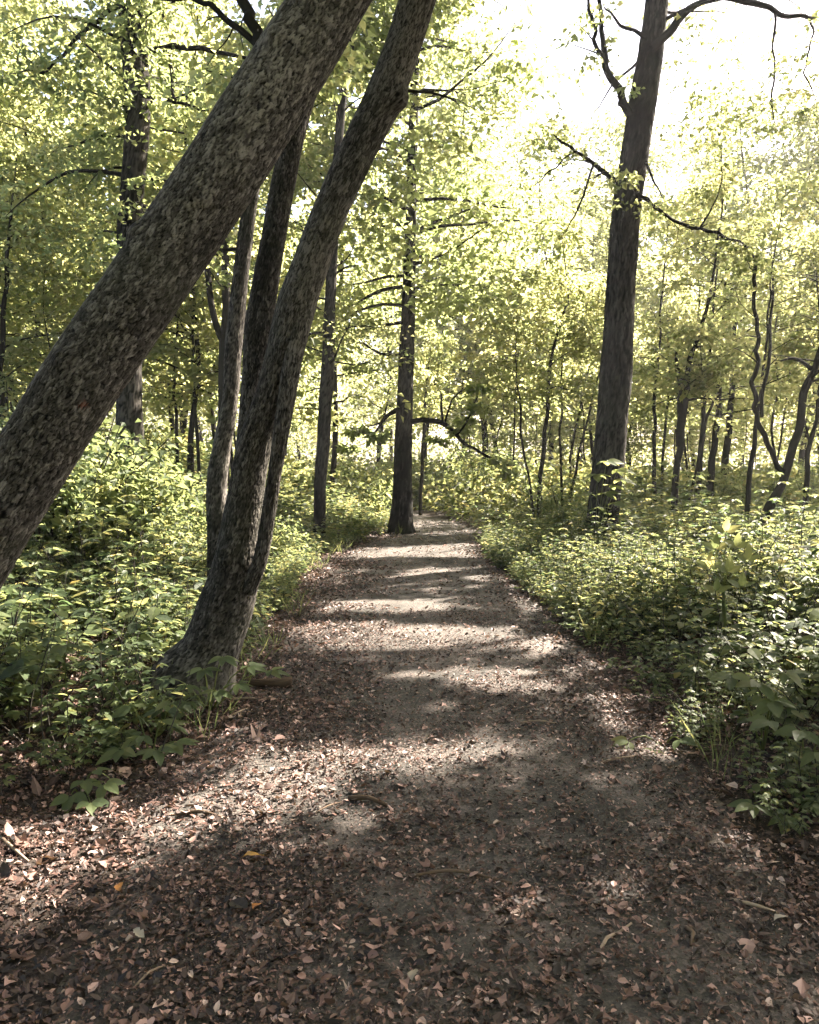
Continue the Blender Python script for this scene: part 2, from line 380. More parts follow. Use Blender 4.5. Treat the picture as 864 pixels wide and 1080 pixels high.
# ------------------------------------------------------------------ trees
def pl(pts, Y, k=1.0):
    """measured centre line (px, py, width px[, depth]) -> world points and radii"""
    Pp = []; Rr = []
    for p in pts:
        y = p[3] if len(p) > 3 else Y
        Pp.append(P(p[0], p[1], y)); Rr.append(p[2] * .435 * k * y / F)
    return np.array(Pp), np.array(Rr)
def rooted(Pp, Rr, flare=1.15):
    z = T(Pp[0][0], Pp[0][1]) - .12
    if Pp[0][2] > z + .05:
        b = Pp[0].copy(); d = Pp[0] - Pp[1]; k = (Pp[0][2] - z)
        b[2] = z; b[:2] += np.clip(d[:2] / max(d[2] * -1, .1) * k * .5, -.3, .3) if d[2] < 0 else 0
        Pp = np.vstack([b, Pp]); Rr = np.concatenate([[Rr[0] * flare], Rr])
    return Pp, Rr
def make_tree(name, stems, label, cat='tree', group=None, mat=None, crown=None, leaf=.09, bark=(.03, .2, .006), nseg=20, step=.05, branches=(), lump=.12, seed=0, flare=None, cmat=None, ckind=4, nl=34, tb=.5, split=True, knots=()):
    """stems[0] is the trunk; the rest and the branches are parts of their own"""
    Pp, Rr = rooted(*stems[0])
    base = Pp[0].copy(); base[2] += .12
    root = empty(name, base, label, cat, group)
    for k, (a, b) in enumerate([(Pp, Rr)] + [s for s in stems[1:]]):
        mb = MB(); tube(mb, a - base, b, nseg, step, bark, lump, seed=seed + k, flare=flare if k == 0 else None, knots=knots if k == 0 else ())
        mb.build('trunk' if k == 0 else 'stem', mat or M_RIDGE, root)
    tips = []
    for k, grp in enumerate(branches):
        mb = MB()
        gk = np.random.default_rng(seed * 31 + k)
        for a, b in grp:
            a, b = resample(a, b, .14); n_ = len(a)
            a = a + gk.normal(0, .011, a.shape) * np.minimum(np.arange(n_), 3)[:, None] / 3
            tube(mb, a - base, b, 7, .06, None, .25, tint=.3, seed=seed + k + 20)
            for _ in range(int(n_ * .45)):
                q = int(n_ * (.25 + .75 * gk.random())) - 1; l_ = .15 + .45 * gk.random()
                d_ = unit(a[q] - a[max(q - 1, 0)]) + gk.normal(0, .7, 3) + np.array([0, 0, -.1])
                w_ = twig_path(a[q], d_, l_, .05, gk, 5); tube(mb, w_ - base, np.linspace(min(.006, b[q] * .6), .002, 6), 4, .1, None, 0, tint=.3)
                if gk.random() < .4 and name != 'leaning_tree': tips.append(w_[-1])
        mb.build('branch', M_TWIG, root)
    if crown is not None:
        C, Rd, twigs = crown
        C = np.vstack([np.asarray(C).reshape(-1, 3)] + [np.array(tips).reshape(-1, 3)]); Rd = np.concatenate([np.asarray(Rd), np.full(len(tips), .16)]); k = carve(C)
        C = C[k]; Rd = Rd[k]
        if split:
            for a, b in twigs:
                mb = MB(); tube(mb, a - base, b, 5, .25, None, 0, tint=.3); mb.build('limb', M_TWIG, root)
        else:
            mb = MB()
            for a, b in twigs: tube(mb, a - base, b, 5, .25, None, 0, tint=.3)
            if twigs: mb.build('twigs', M_TWIG, root)
        mb = MB(); spray_leaves(mb, C - base, Rd, nl, leaf, ckind, seed=seed * 7 + 3, tb=tb, origin=base)
        if mb.n: mb.build('crown', cmat or M_CANOPY, root, False)
    return root
def twig_path(p0, d, L, droop, g, n=5):
    pts = [p0]; d = unit(d)
    for k in range(n):
        d = unit(d + g.normal(0, .16, 3) + np.array([0, 0, -droop]))
        pts.append(pts[-1] + d * L / n)
    return np.array(pts)
def grow(Pp, Rr, zmin, zmax, n, L, seed, rise=.25, droop=.06, spr=.5, per=5, tw=.35, azr=None, shrink=.6):
    """limbs off a stem between two heights and leaf sprays along them"""
    g = np.random.default_rng(seed + 900)
    pts, rad = resample(Pp, Rr, .1)
    ok = np.where((pts[:, 2] > zmin) & (pts[:, 2] < zmax))[0]
    C = []; Rd = []; tws = []
    if len(ok) == 0: return C, Rd, tws
    for k in range(n):
        i = ok[int((k + g.random()) / n * len(ok)) % len(ok)]
        az = g.random() * 2 * math.pi if azr is None else azr[0] + g.random() * (azr[1] - azr[0])
        fr = (pts[i, 2] - zmin) / max(zmax - zmin, .1)
        l = L * (1 - shrink * fr) * (.6 + .6 * g.random())
        p = twig_path(pts[i], np.array([math.cos(az), math.sin(az), rise + .5 * fr]), l, droop, g)
        r0 = min(rad[i] * .45, .012 * l + .006) * tw / .35
        tws.append((p, np.linspace(r0, .004, len(p))))
        for q in range(per):
            t = .3 + .75 * (q + g.random()) / per; f = min(t, 1) * (len(p) - 1); a = int(min(f, len(p) - 2)); pos = p[a] + (p[a + 1] - p[a]) * (f - a)
            C.append(pos + g.normal(0, .22, 3) * np.array([1, 1, .5]) * l * .45); Rd.append(spr * (.6 + .7 * g.random()))
    return C, Rd, tws
def aloft(c):
    C, Rd, tw = np.array(c[0]), np.array(c[1]), c[2]
    def seen(p):
        a, b = project(p); return (a > -70) & (a < 930) & (b > -75)
    k = ~seen(C)
    return list(C[k]), list(Rd[k]), [t for t in tw if not seen(t[0][2:]).any()]
def join(*cs):
    C = []; Rd = []; tw = []
    for c in cs: C += list(c[0]); Rd += list(c[1]); tw += list(c[2])
    return np.array(C), np.array(Rd), tw

# --- the big leaning trunk
L_ = pl([(-165, 880, 140, 3.45), (-140, 800, 118, 3.5), (-78, 672, 104, 3.55), (-10, 552, 94, 3.6), (37, 478, 88, 3.65), (97, 384, 87, 3.7), (196, 240, 88, 3.8), (299, 79, 83, 3.9), (345, 4, 81, 3.95), (400, -95, 78, 4.0), (520, -330, 66, 4.2), (620, -600, 50, 4.4), (660, -850, 30, 4.6)], 3.6)
b1 = [pl([(290, 90, 16, 4.05), (274, 45, 14, 4.15), (264, 22, 12, 4.2), (257, 0, 12, 4.3), (245, -60, 9, 4.4), (235, -140, 6, 4.5)], 4)]
b2 = [pl([(276, 52, 9, 4.15), (266, 42, 8, 4.2), (250, 28, 8, 4.25), (226, 10, 7, 4.3), (205, -1, 6, 4.4), (180, -20, 4, 4.5)], 4)]
cr = grow(*L_, 5.4, 9.5, 90, 4.6, 3, spr=.7, per=8, rise=.4, azr=(2.9, 6.6)); cr = aloft(cr)  # crown enlarged above the view to deepen shade on the foreground
b0 = rooted(*L_)[0][0] + [0, 0, .12]; M_LEAN = bark_mat('flaky grey bark with a red patch', (.013, .012, .010), (.056, .052, .045), (.19, .18, .16), .2, 90, 26, .7, P(92, 430, 3.53) - b0)
make_tree('leaning_tree', [L_], 'thickest leaning trunk with flaky grey bark, its foot outside the frame', 'tree', None, M_LEAN, join(cr), .1, (.017, .060, .006), 260, .0065, [b1, b2], .06, 3, knots=[(1.6, .5, .07, .035), (2.35, 6.0, .05, .03), (3.3, .3, .06, .03), (3.0, 5.3, .045, .025), (4.1, 5.9, .05, .03)])

# --- the second leaning tree: several fused stems
A_ = pl([(200, 735, 98), (208, 712, 84), (222, 683, 66), (238, 640, 66), (249, 600, 60), (254, 560, 50), (263, 500, 42), (272, 460, 40), (286, 420, 38), (298, 380, 41), (313, 320, 46), (331, 270, 44), (352, 215, 41), (378, 158, 41), (405, 102, 43), (425, 48, 40), (440, 0, 40), (470, -95, 38, 5.478), (530, -280, 30, 5.661), (570, -480, 20, 5.843)], 5.250)
A2 = pl([(262, 625, 18, 5.131), (275, 590, 17, 5.113), (283, 545, 16, 5.095), (290, 500, 15, 5.085), (298, 450, 19, 5.095), (306, 400, 21, 5.113), (313, 360, 21, 5.158), (324, 315, 18, 5.222), (336, 280, 10, 5.295)], 5.204)
B_ = pl([(238, 640, 30, 5.341), (250, 560, 30, 5.387), (259, 490, 29, 5.432), (264, 440, 29, 5.478), (269, 390, 30, 5.524), (274, 340, 33, 5.569), (282, 290, 31, 5.615), (291, 240, 29, 5.661), (300, 190, 28, 5.706), (309, 150, 26, 5.752), (323, 100, 23, 5.843), (345, 40, 20, 5.934), (368, -30, 17, 6.026), (400, -180, 10, 6.208)], 5.478)
cr = join(aloft(grow(*A_, 5.4, 9, 60, 4.2, 5, spr=.65, per=8, rise=.45, azr=(3.0, 6.4))), aloft(grow(*B_, 5.2, 8, 14, 1.3, 6, spr=.4)))  # this crown too is widened out of view, to darken the path
kb = [pl([(404, 112, 10, 5.7), (412, 106, 14, 5.62), (416, 103, 9, 5.58), (417.5, 102.5, 5, 5.55), (418, 102, .5, 5.54)], 5.6)]
tb_ = [pl([(425, 95, 4), (455, 100, 3), (480, 108, 2)], 5.25)]
make_tree('leaning_tree', [A_, A2, B_], 'leaning tree of fused rough stems rooted at the edge of the path', 'tree', None, M_BARK, cr, .1, (.016, .075, .006), 170, .010, [tb_], .10, 8, (.3, .5), knots=[(4.22, 1.1, .06, .06), (2.5, .2, .05, .03), (1.1, 5.9, .07, .03)])

# --- slim trunks behind it
C_ = pl([(230, 566, 26), (228, 530, 26), (230, 495, 25), (237, 455, 22), (243, 420, 20), (246, 370, 21), (250, 330, 20), (254, 290, 18), (260, 240, 17), (267, 195, 15), (279, 135, 13), (300, 60, 11), (318, -30, 8)], 7.6)
cb = [pl([(253, 262, 4), (238, 264, 4), (222, 262, 3), (205, 268, 2)], 7.6)]
make_tree('slender_tree', [C_], 'slim tilted trunk standing just behind the fused leaning stems', 'tree', None, M_BARK, join(grow(*C_, 4.4, 7, 12, 1.0, 9, spr=.35)), .09, (.026, .09, .006), 60, .02, [cb], .12, 12)
K_ = pl([(236, 460, 13), (236, 400, 13), (237, 362, 13), (239, 330, 10), (238, 290, 10), (237, 240, 9), (240, 180, 8), (250, 90, 5)], 13)
K2 = pl([(237, 362, 10), (229, 345, 8), (223, 320, 8), (219, 285, 7), (214, 240, 6), (206, 190, 4)], 13)
make_tree('forked_tree', [K_, K2], 'small tree forking in a Y low down, seen beneath the thickest leaning trunk', 'tree', None, M_TWIG, join(grow(*K_, 4.2, 7, 10, 1.2, 10, spr=.4)), .09, None, 12, .1, (), .1, 14)
D_ = pl([(137, 470, 32), (136, 420, 29), (135, 340, 28), (136, 260, 27), (139, 205, 27), (144, 150, 27), (146, 100, 28), (142, 50, 30), (138, 0, 32), (130, -90, 24), (125, -260, 14)], 10.5)
db1 = [pl([(135, 2, 7), (121, 9, 6), (103, 22, 5), (87, 35, 5), (72, 50, 4), (62, 62, 4), (50, 72, 4), (42, 76, 3.5), (34, 67, 2.5), (24, 58, 2), (12, 48, 1.5)], 10.5), pl([(42, 76, 3), (30, 74, 2), (10, 78, 1.5)], 10.5)]
db2 = [pl([(148, 56, 8), (165, 52, 7), (184, 49, 7), (200, 51, 6), (215, 52, 6), (240, 57, 5), (262, 62, 4), (280, 70, 3)], 10.3), pl([(178, 50, 5), (180, 75, 5), (184, 100, 4), (184, 110, 3)], 10.3)]
db3 = [pl([(148, 100, 5), (160, 103, 4), (178, 106, 4), (194, 108, 3.5), (212, 114, 3), (228, 120, 2)], 10.3)]
cr = join(grow(*D_, 4.3, 9.5, 34, 2.2, 21, spr=.42, droop=.08, per=6))
gd_ = np.random.default_rng(72)
extra = ([P(120 + 125 * gd_.random(), 185 + 95 * gd_.random(), 9.6 + .8 * gd_.random()) for _ in range(30)] + [P(100 + 80 * gd_.random(), -20 + 200 * gd_.random(), 9.6 + 1.5 * gd_.random()) for _ in range(26)], list(.26 + .17 * gd_.random(56)), [])
cr = join(cr, extra)
make_tree('straight_tree', [D_], 'straight dark trunk rising behind the thickest leaning trunk', 'tree', None, M_RIDGE, cr, .09, (.04, .2, .010), 60, .03, [db1, db2[:1], db2[1:], db3], .10, 22, (.3, .3), nl=40, tb=.42)
E_ = pl([(337, 545, 15), (338, 510, 14), (341, 470, 15), (344, 420, 16), (346, 380, 15), (347, 340, 14), (349, 300, 13), (353, 220, 12), (360, 120, 10), (374, 20, 7), (385, -60, 5)], 14)
eb = [pl([(350, 292, 3), (362, 284, 2.5), (375, 280, 1.5)], 14), pl([(347, 350, 3), (330, 352, 2.5), (316, 356, 1.5)], 14)]
make_tree('slender_tree', [E_], 'thin dark upright trunk between the fused leaning stems and the far trunk at the bend', 'tree', None, M_RIDGE, join(grow(*E_, 3.0, 8, 26, 1.6, 23, spr=.4, per=6)), .09, (.03, .2, .006), 36, .04, [eb[:1], eb[1:]], .12, 24, tb=.6)

# --- the trunk at the bend
F_ = pl([(423, 566, 33), (423, 552, 26), (424, 530, 23.5), (425, 480, 22), (427, 420, 20), (430, 350, 17), (432, 280, 14), (434, 200, 12), (437, 100, 10), (440, 10, 9), (442, -80, 6), (444, -160, 3)], 16.2)
fb1 = [pl([(433, 445, 8), (444, 443, 7), (456, 444, 6.5), (468, 447, 6), (477, 454, 5.5), (488, 466, 5), (500, 473, 4), (515, 482, 3), (524, 484, 1.5)], 16.1),
       pl([(467, 447, 4), (466, 430, 3), (466, 412, 2)], 16.1), pl([(469, 447, 3), (474, 430, 2.5), (480, 418, 2), (490, 408, 1.2)], 16.1), pl([(482, 459, 3), (490, 448, 2.5), (498, 434, 2), (504, 418, 1.2)], 16.1)]
fb2 = [pl([(419, 432, 7), (410, 437, 5), (402, 446, 4.5), (396, 455, 3.5), (388, 463, 2)], 16), pl([(402, 446, 3), (394, 448, 2), (388, 451, 1.2)], 16)]
fb3 = [pl([(422, 374, 4), (408, 374, 3.5), (396, 370, 3), (384, 363, 2.5), (372, 359, 2), (360, 361, 1)], 16)]
crF = join(grow(*F_, 4.2, 12.5, 46, 3.2, 31, rise=.10, droop=.06, spr=.75, per=6, shrink=.45))
gf = np.random.default_rng(71); nf = 150; af = gf.random(nf) * 6.283; zf = 4.6 + 9 * gf.random(nf); rf = (.3 + 2.3 * np.sqrt(gf.random(nf))) * np.clip((zf - 3.2) / 2.5, .35, 1)
tx_ = np.interp(zf, F_[0][:, 2], F_[0][:, 0])
fr_ = [P(398 + 90 * gf.random(), -30 + 235 * gf.random(), 14.5 + gf.random()) for _ in range(46)]
extra = (fr_ + list(np.stack([tx_ + .35 + rf * np.cos(af), 16.0 + rf * np.sin(af), zf], 1)), list(.4 + .25 * gf.random(46)) + list(.55 + .35 * gf.random(nf)), [])
crF = join(crF, extra)
make_tree('straight_tree', [F_], 'straight dark trunk at the bend of the path with one arching low branch', 'tree', None, M_RIDGE, crF, .16, (.035, .25, .010), 56, .04, [fb1, fb2, fb3], .08, 30, (.35, .45), nl=44, tb=.42)

# --- the big trunk right of the path
G_ = pl([(636, 600, 36), (635, 555, 33), (641, 490, 33), (648, 417, 34), (652, 360, 31.5), (656, 290, 30), (660, 230, 29), (667, 180, 28), (673, 140, 28), (680, 95, 29), (687, 50, 27), (693, 0, 23), (699, -80, 19), (704, -240, 12), (706, -380, 6)], 12.4, 1.1)
gb1 = [pl([(687, 52, 12), (697, 43, 11), (706, 33, 10), (713, 24, 9), (726, 11, 8), (745, 1, 7), (764, -2, 7), (785, 1, 7), (804, 7, 6.5), (822, 13, 6), (845, 18, 5), (875, 22, 4), (920, 40, 2)], 12.2)]
gb2 = [pl([(665, 122, 10), (658, 108, 10), (652, 95, 9), (646, 85, 8.5), (641, 72, 8), (639, 58, 7.5), (636, 40, 7), (635, 22, 6), (632, 0, 5), (628, -30, 3)], 12.2), pl([(639, 60, 6), (630, 52, 5), (626, 40, 5), (627, 24, 4.5), (622, 10, 4), (618, -8, 3)], 12.2),
       pl([(660, 118, 6), (657, 112, 4), (653, 106, 4), (654, 98, 3)], 12.0), pl([(682, 40, 5), (668, 33, 4), (655, 26, 3.5), (644, 14, 2.5), (636, 8, 1.5)], 12.2)]
gb3 = [pl([(650, 192, 6), (638, 182, 5.5), (626, 173, 5), (613, 163, 4), (603, 157, 3.5), (592, 148, 3), (578, 138, 1.5)], 12.2), pl([(626, 174, 3), (621, 190, 2.5), (616, 206, 2.5), (606, 226, 2), (597, 246, 1)], 12.2), pl([(606, 160, 2.5), (594, 168, 2), (578, 182, 1.8), (562, 198, 1)], 12.2)]
gb4 = [pl([(672, 205, 5), (682, 212, 4.5), (696, 222, 4), (710, 232, 4), (724, 237, 4), (738, 241, 4), (756, 246, 4), (772, 254, 3.5), (784, 258, 3), (792, 266, 2.5)], 12.2), pl([(681, 170, 3), (688, 186, 2.5), (694, 200, 2), (699, 212, 1.2)], 12.2), pl([(738, 241, 2.5), (748, 226, 2), (756, 206, 1.5), (760, 196, 1)], 12.2)]
gb5 = [pl([(817, 12, 3), (818, 30, 3), (815, 50, 2.5), (817, 75, 2.5), (815, 100, 2), (816, 130, 1.2)], 12.2)]
gb6 = [pl([(853, 19, 3), (858, 34, 2.5), (852, 52, 2.5), (850, 70, 2), (852, 84, 2), (862, 104, 1)], 12.2)]
crG = join(grow(*G_, 7.6, 13, 26, 2.4, 41, spr=.5, azr=(-1.2, 1.6)), grow(*gb2[1], 7, 9.5, 4, .8, 42, spr=.25, per=3), grow(*gb3[0], 5, 8, 5, .9, 43, spr=.3, per=3), grow(*gb4[0], 4, 8, 8, 1.0, 44, spr=.3, per=3))
gg = np.random.default_rng(73); e_ = [P(705 + 170 * gg.random(), -30 + 175 * gg.random() ** 1.2, 11.3 + 2 * gg.random()) for _ in range(120)]
e_ += [P(600 + 45 * gg.random(), -20 + 90 * gg.random(), 11.8 + .8 * gg.random()) for _ in range(14)] + [P(565 + 60 * gg.random(), 130 + 70 * gg.random(), 11.8 + .8 * gg.random()) for _ in range(14)]
crG = join(crG, (e_, list(.22 + .3 * gg.random(len(e_))), []))
make_tree('straight_tree', [G_], 'tall dark furrowed trunk beside the path, leafy sprigs at its foot', 'tree', None, M_RIDGE, crG, .09, (.036, .28, .014), 90, .03, [gb1, gb2[:3], gb2[3:], gb3, gb4, gb5, gb6], .08, 40, (.3, .03), nl=30, tb=.6)

# --- the thin trees beyond the right bank
SAP = [
 ('slim sapling that splits in two beyond the bank, nearest the tall furrowed trunk', [[(709, 556, 9), (715, 489, 8), (719, 455, 8), (723, 422, 7), (728, 378, 6), (741, 344, 4.5), (750, 304, 3.5), (757, 252, 2.5), (762, 200, 1.5)], [(717, 470, 7), (716, 440, 7), (717, 415, 6), (716, 395, 6), (714, 370, 3)]], 15),
 ('slim sapling with a thin fork half way up', [[(730, 560, 6.5), (737, 504, 6), (741, 460, 6), (743, 430, 5), (747, 396, 4), (752, 340, 3), (756, 280, 2)], [(741, 458, 4), (750, 426, 3), (760, 398, 2.5), (768, 370, 1.5)]], 16),
 ('hair-thin leaning sapling stem beside the forked one', [[(725, 558, 3.5), (731, 508, 3), (738, 474, 2.5), (744, 440, 1.5)]], 14.5),
 ('pale straight young trunk beyond the bank, cut off by leaves above', [[(747, 556, 9), (750, 500, 8.5), (756, 455, 8), (760, 400, 6), (764, 320, 4)]], 18),
 ('short blurred grey trunk between two darker saplings', [[(761, 548, 10), (764, 500, 9), (768, 465, 8), (772, 400, 6), (778, 300, 4)]], 21),
 ('upright sapling standing in front of the slanting tree', [[(785, 572, 7), (789, 526, 6.5), (793, 481, 6), (797, 455, 5), (802, 420, 4), (808, 370, 3), (814, 292, 2)]], 14),
 ('crooked dark tree slanting up towards the picture edge', [[(797, 590, 13), (808, 544, 12), (819, 522, 11), (832, 489, 10), (841, 455, 9.5), (847, 430, 9), (852, 404, 9), (860, 389, 8), (872, 350, 6), (890, 280, 4)], [(827, 499, 6.5), (817, 484, 6.2), (809, 466, 6), (803, 452, 6), (797, 437, 6), (798, 422, 5.6), (794, 405, 5.4), (799, 388, 5.3), (798, 372, 5.2), (801, 356, 5), (798, 338, 4.8), (795, 311, 4.4), (797, 294, 4.5), (793, 268, 4), (780, 250, 2.5)], [(802, 440, 4), (808, 392, 4), (813, 340, 3.5), (815, 292, 2.5)], [(860, 392, 6), (850, 383, 5), (838, 380, 4), (822, 380, 2)]], 12.5),
 ('thin vertical sapling close to the picture edge', [[(848, 575, 7), (850, 515, 6.5), (852, 481, 6), (861, 437, 5), (868, 380, 3.5)]], 13.5),
 ('thin mossy sapling just right of the tall furrowed trunk', [[(689, 560, 5), (691, 481, 4.5), (690, 430, 4), (694, 370, 3), (698, 300, 2)]], 16.5),
 ('thread-like stem among leaves near the tall furrowed trunk', [[(696, 552, 4), (698, 505, 3.5), (702, 450, 3), (706, 400, 2)]], 18.5),
 ('dark jointed sapling standing alone past the bend', [[(569, 548, 6), (571, 500, 6), (574, 470, 5.5), (577, 440, 5), (579, 415, 4.5), (581, 380, 4), (592, 342, 3), (600, 310, 2)]], 17),
 ('wispy curved sapling past the bend', [[(563, 545, 3.5), (558, 500, 3), (551, 470, 3), (547, 420, 2.5), (543, 370, 1.5)]], 16.5),
 ('straight wispy sapling in the clearing past the bend', [[(593, 540, 3.2), (592, 490, 3), (592, 420, 2.5), (594, 360, 1.5)]], 18),
 ('thin sapling leaning towards the tall furrowed trunk', [[(603, 520, 3.5), (612, 478, 3), (621, 438, 2.5), (628, 405, 2), (640, 380, 1.5)]], 17.5),
 ('thin stem leaning out behind the dark jointed sapling', [[(598, 530, 3.5), (604, 470, 3), (614, 420, 2.5), (630, 360, 1.5)]], 20),
 ('dark stem at the far edge of the scrub behind the bend', [[(444, 552, 5), (444, 520, 4.5), (446, 470, 4), (448, 420, 3)]], 21),
 ('thin tree stem showing low among leaves left of the fused stems', [[(208, 470, 4), (206, 420, 4), (204, 370, 3), (203, 300, 2)]], 15),
 ('spindly sapling on the far bank behind the thickest leaning trunk', [[(186, 450, 4), (184, 400, 3.5), (187, 350, 3), (190, 280, 2)]], 16),
 ('dark slim trunk at the picture edge above the left bank', [[(0, 430, 8), (1, 390, 7), (3, 340, 6), (8, 250, 4)]], 14),
]
for k, (lab, st, Y) in enumerate(SAP):
    S = [pl(s, Y) for s in st]
    S = [resample(a, b, .3) for a, b in S]; gk = np.random.default_rng(k + 700); S = [(a + gk.normal(0, .014, a.shape), b) for a, b in S]
    S[0] = rooted(*S[0], 1.1)
    zt = S[0][0][-1][2]
    p, r = S[0]
    ext = np.vstack([p, p[-1] + np.array([.2 * rng.normal(), .2, 1.6])]); S[0] = (ext, np.concatenate([r, [.006]]))
    c = [grow(*S[0], 2.4 + .4 * rng.random(), zt + 1.6, 20, 1.3, 60 + k, spr=.36, per=5, rise=.35)]
    for q in S[1:2]: c.append(grow(*q, 2.6, zt + 1, 8, .9, 80 + k, spr=.32, per=4))
    make_tree('sapling', S, lab, 'tree', None, M_TWIG, join(*c), .11, None, 10, .08, (), .12, 50 + k, nl=24, tb=.65, split=False)

# --- woodland behind: a few grown trees, then copies
def proto(name, H, zb, rad, Rt, n, L, ll, nl, seed, per=7, spr=.7, mat=M_RIDGE, tb=.5, rise=.2):
    g = np.random.default_rng(seed)
    zs = np.linspace(0, H, 9); pp = np.stack([np.cumsum(g.normal(0, .012 * H, 9)), np.cumsum(g.normal(0, .012 * H, 9)), zs], 1); pp[:, :2] -= pp[0, :2]
    pp[0, 2] = -.4
    rr = np.linspace(Rt, Rt * .12, 9); rr[0] *= 1.2
    root = empty(name, (0, 0, 0), 'x', 'tree')
    mb = MB(); tube(mb, pp, rr, 10, .3, None, .12, tint=.35, seed=seed); mb.build('trunk', M_TWIG, root)
    C, Rd, tw = grow(pp, rr, zb, H * .98, n, L, seed, spr=spr, per=per, rise=rise)
    mb = MB()
    for a, b in tw: tube(mb, a, b, 5, .4, None, 0, tint=.3)
    mb.build('limbs', M_TWIG, root)['kind'] = 'stuff'
    mb = MB(); spray_leaves(mb, np.array(C), np.array(Rd), nl, ll, seed=seed, tb=tb); mb.build('crown', M_CANOPY, root, False)
    return root
PR = [proto('woodland_tree', 9, 1.8, 2.2, .055, 38, 2.4, .15, 24, 201, tb=.65, spr=.75, per=5),
      proto('woodland_tree', 12, 2.4, 3, .08, 46, 3.0, .17, 26, 202, tb=.6, spr=.85, per=5),
      proto('woodland_tree', 16, 3.5, 3.5, .12, 54, 3.8, .20, 28, 203, tb=.65, spr=1.05, per=5),
      proto('woodland_tree', 7, 1.2, 1.8, .04, 30, 2.0, .13, 24, 204, tb=.7, spr=.65, per=5)]
used = [False] * 4
H0 = [9, 12, 16, 7]
def top_py(px):
    return np.interp(px, [-200, 100, 160, 215, 300, 500, 540, 575, 640, 665, 700, 745, 780, 830, 1000], [-120, -80, 60, 60, -80, -160, -60, 150, 170, 100, 10, 0, -80, -60, -100])
WL = {'l': ('leafy tree in the sunlit wood behind the left bank', 'trees behind the left bank'),
      'c': ('leafy tree closing the view beyond the bend of the path', 'trees beyond the bend'),
      'r': ('thin sunlit tree in the wood behind the right bank', 'trees behind the right bank')}
def plant_tree(x, y, H, k=None):
    px, _ = project(np.array([[x, y, 1.6]])); px = px[0]
    if k is None: k = int(np.argmin([abs(h - H) + rng.random() * 2 for h in H0]))
    z = 'l' if px < 330 else ('c' if px < 560 else 'r')
    loc = (x, y, T(x, y)); sc = H / H0[k]; rz = rng.random() * 6.28
    if not used[k]:
        used[k] = True; o = PR[k]; o.location = loc; o.rotation_euler = (0, 0, rz); o.scale = (sc,) * 3; o['label'], o['group'] = WL[z]
    else: dup(PR[k], loc, rz, sc, *WL[z])
def shades_path(x, y):
    y0 = y - SUN[1] / SUN[0] * (x - .5)
    return 7 < y0 < 25 and .5 < x < 13
def field(ylo, yhi, n, hmax, mind, seed):
    g = np.random.default_rng(seed); pts = []
    for _ in range(n * 60):
        if len(pts) >= n: break
        y = math.sqrt(ylo ** 2 + g.random() * (yhi ** 2 - ylo ** 2)); px = -160 + g.random() * 1190
        x = (px - 432) / F * y
        if abs(x - xc(min(y, 90))) < 2.2 + (y > 20) * .5: continue
        if shades_path(x, y) or any((x - a) ** 2 + (y - b) ** 2 < mind ** 2 for a, b in pts): continue
        if px > 560 and y < 42 and g.random() < .3: continue
        pts.append((x, y))
        h = EYE + y * (480 - top_py(px)) / F
        h = h * (.8 + .3 * g.random()) + (.0 if h > 6 else 0)
        plant_tree(x, y, float(np.clip(h, 4.5, hmax * (1.15 if px > 640 else 1))))
field(15, 24, 15, 11, 2.4, 1)
field(24, 42, 22, 16, 3.4, 2)
field(42, 75, 20, 22, 6.5, 3)

WL['b'] = ('added unseen leafy tree behind the viewer, dimming the skylight', 'added trees behind the viewer')  # unseen copies added to cut sky light on the foreground and trunks
for x, y, H, k in [(-5, -4, 12, 1), (3.5, -4, 12, 1), (-1, -5, 9, 0), (6, -1.5, 9, 0), (-5, -1, 9, 0), (1.5, -7.5, 12, 1), (-1.5, -9, 15, 2), (-8, -1.5, 12, 1), (7, -10, 15, 2), (-7, -11, 16, 2), (2, -13, 16, 2), (-11, -6, 14, 1), (10, -3, 12, 1)]:
    dup(PR[k], (x, y, T(x, y)), rng.random() * 6.28, H / H0[k], *WL['b'])

for px_, y, h in [(735, 38, 17), (845, 35, 18.5), (590, 50, 16)]: plant_tree((px_ - 432) / F * y, y, h, 2)
for k, (x, y) in zip([k for k in range(4) if not used[k]], [(-14, 27), (15, 33), (-17, 34), (19, 38)]): plant_tree(x, y, H0[k], k)
ps = proto('sapling', 6.5, 2.2, 1.2, .026, 22, 1.2, .11, 20, 211, tb=.7, spr=.42, per=4)
ps2 = proto('sapling', 8, 2.8, 1.2, .036, 26, 1.4, .115, 20, 212, tb=.7, spr=.45, per=4)
g = np.random.default_rng(31); SL = ('slender dark-stemmed sapling among many in the bright thicket right of the bend', 'slender saplings in the thicket')
for k in range(34):
    y = 14 + 14 * g.random(); px = (470 + 410 * g.random()) if k < 26 else (20 + 290 * g.random()); x = (px - 432) / F * y
    if abs(x - xc(y)) < 1.7: x = xc(y) + 1.9
    if shades_path(x, y) and k % 3: y += 7; x = (px - 432) / F * y
    src = (ps, ps2)[k % 2]; sc = .75 + .4 * g.random(); lab = SL if k < 26 else ('slender dark-stemmed sapling among many behind the left bank', 'slender saplings on the left')
    if k < 2: src.location = (x, y, T(x, y)); src.scale = (sc,) * 3; src['label'], src['group'] = lab
    else: dup(src, (x, y, T(x, y)), g.random() * 6.28, sc, *lab)

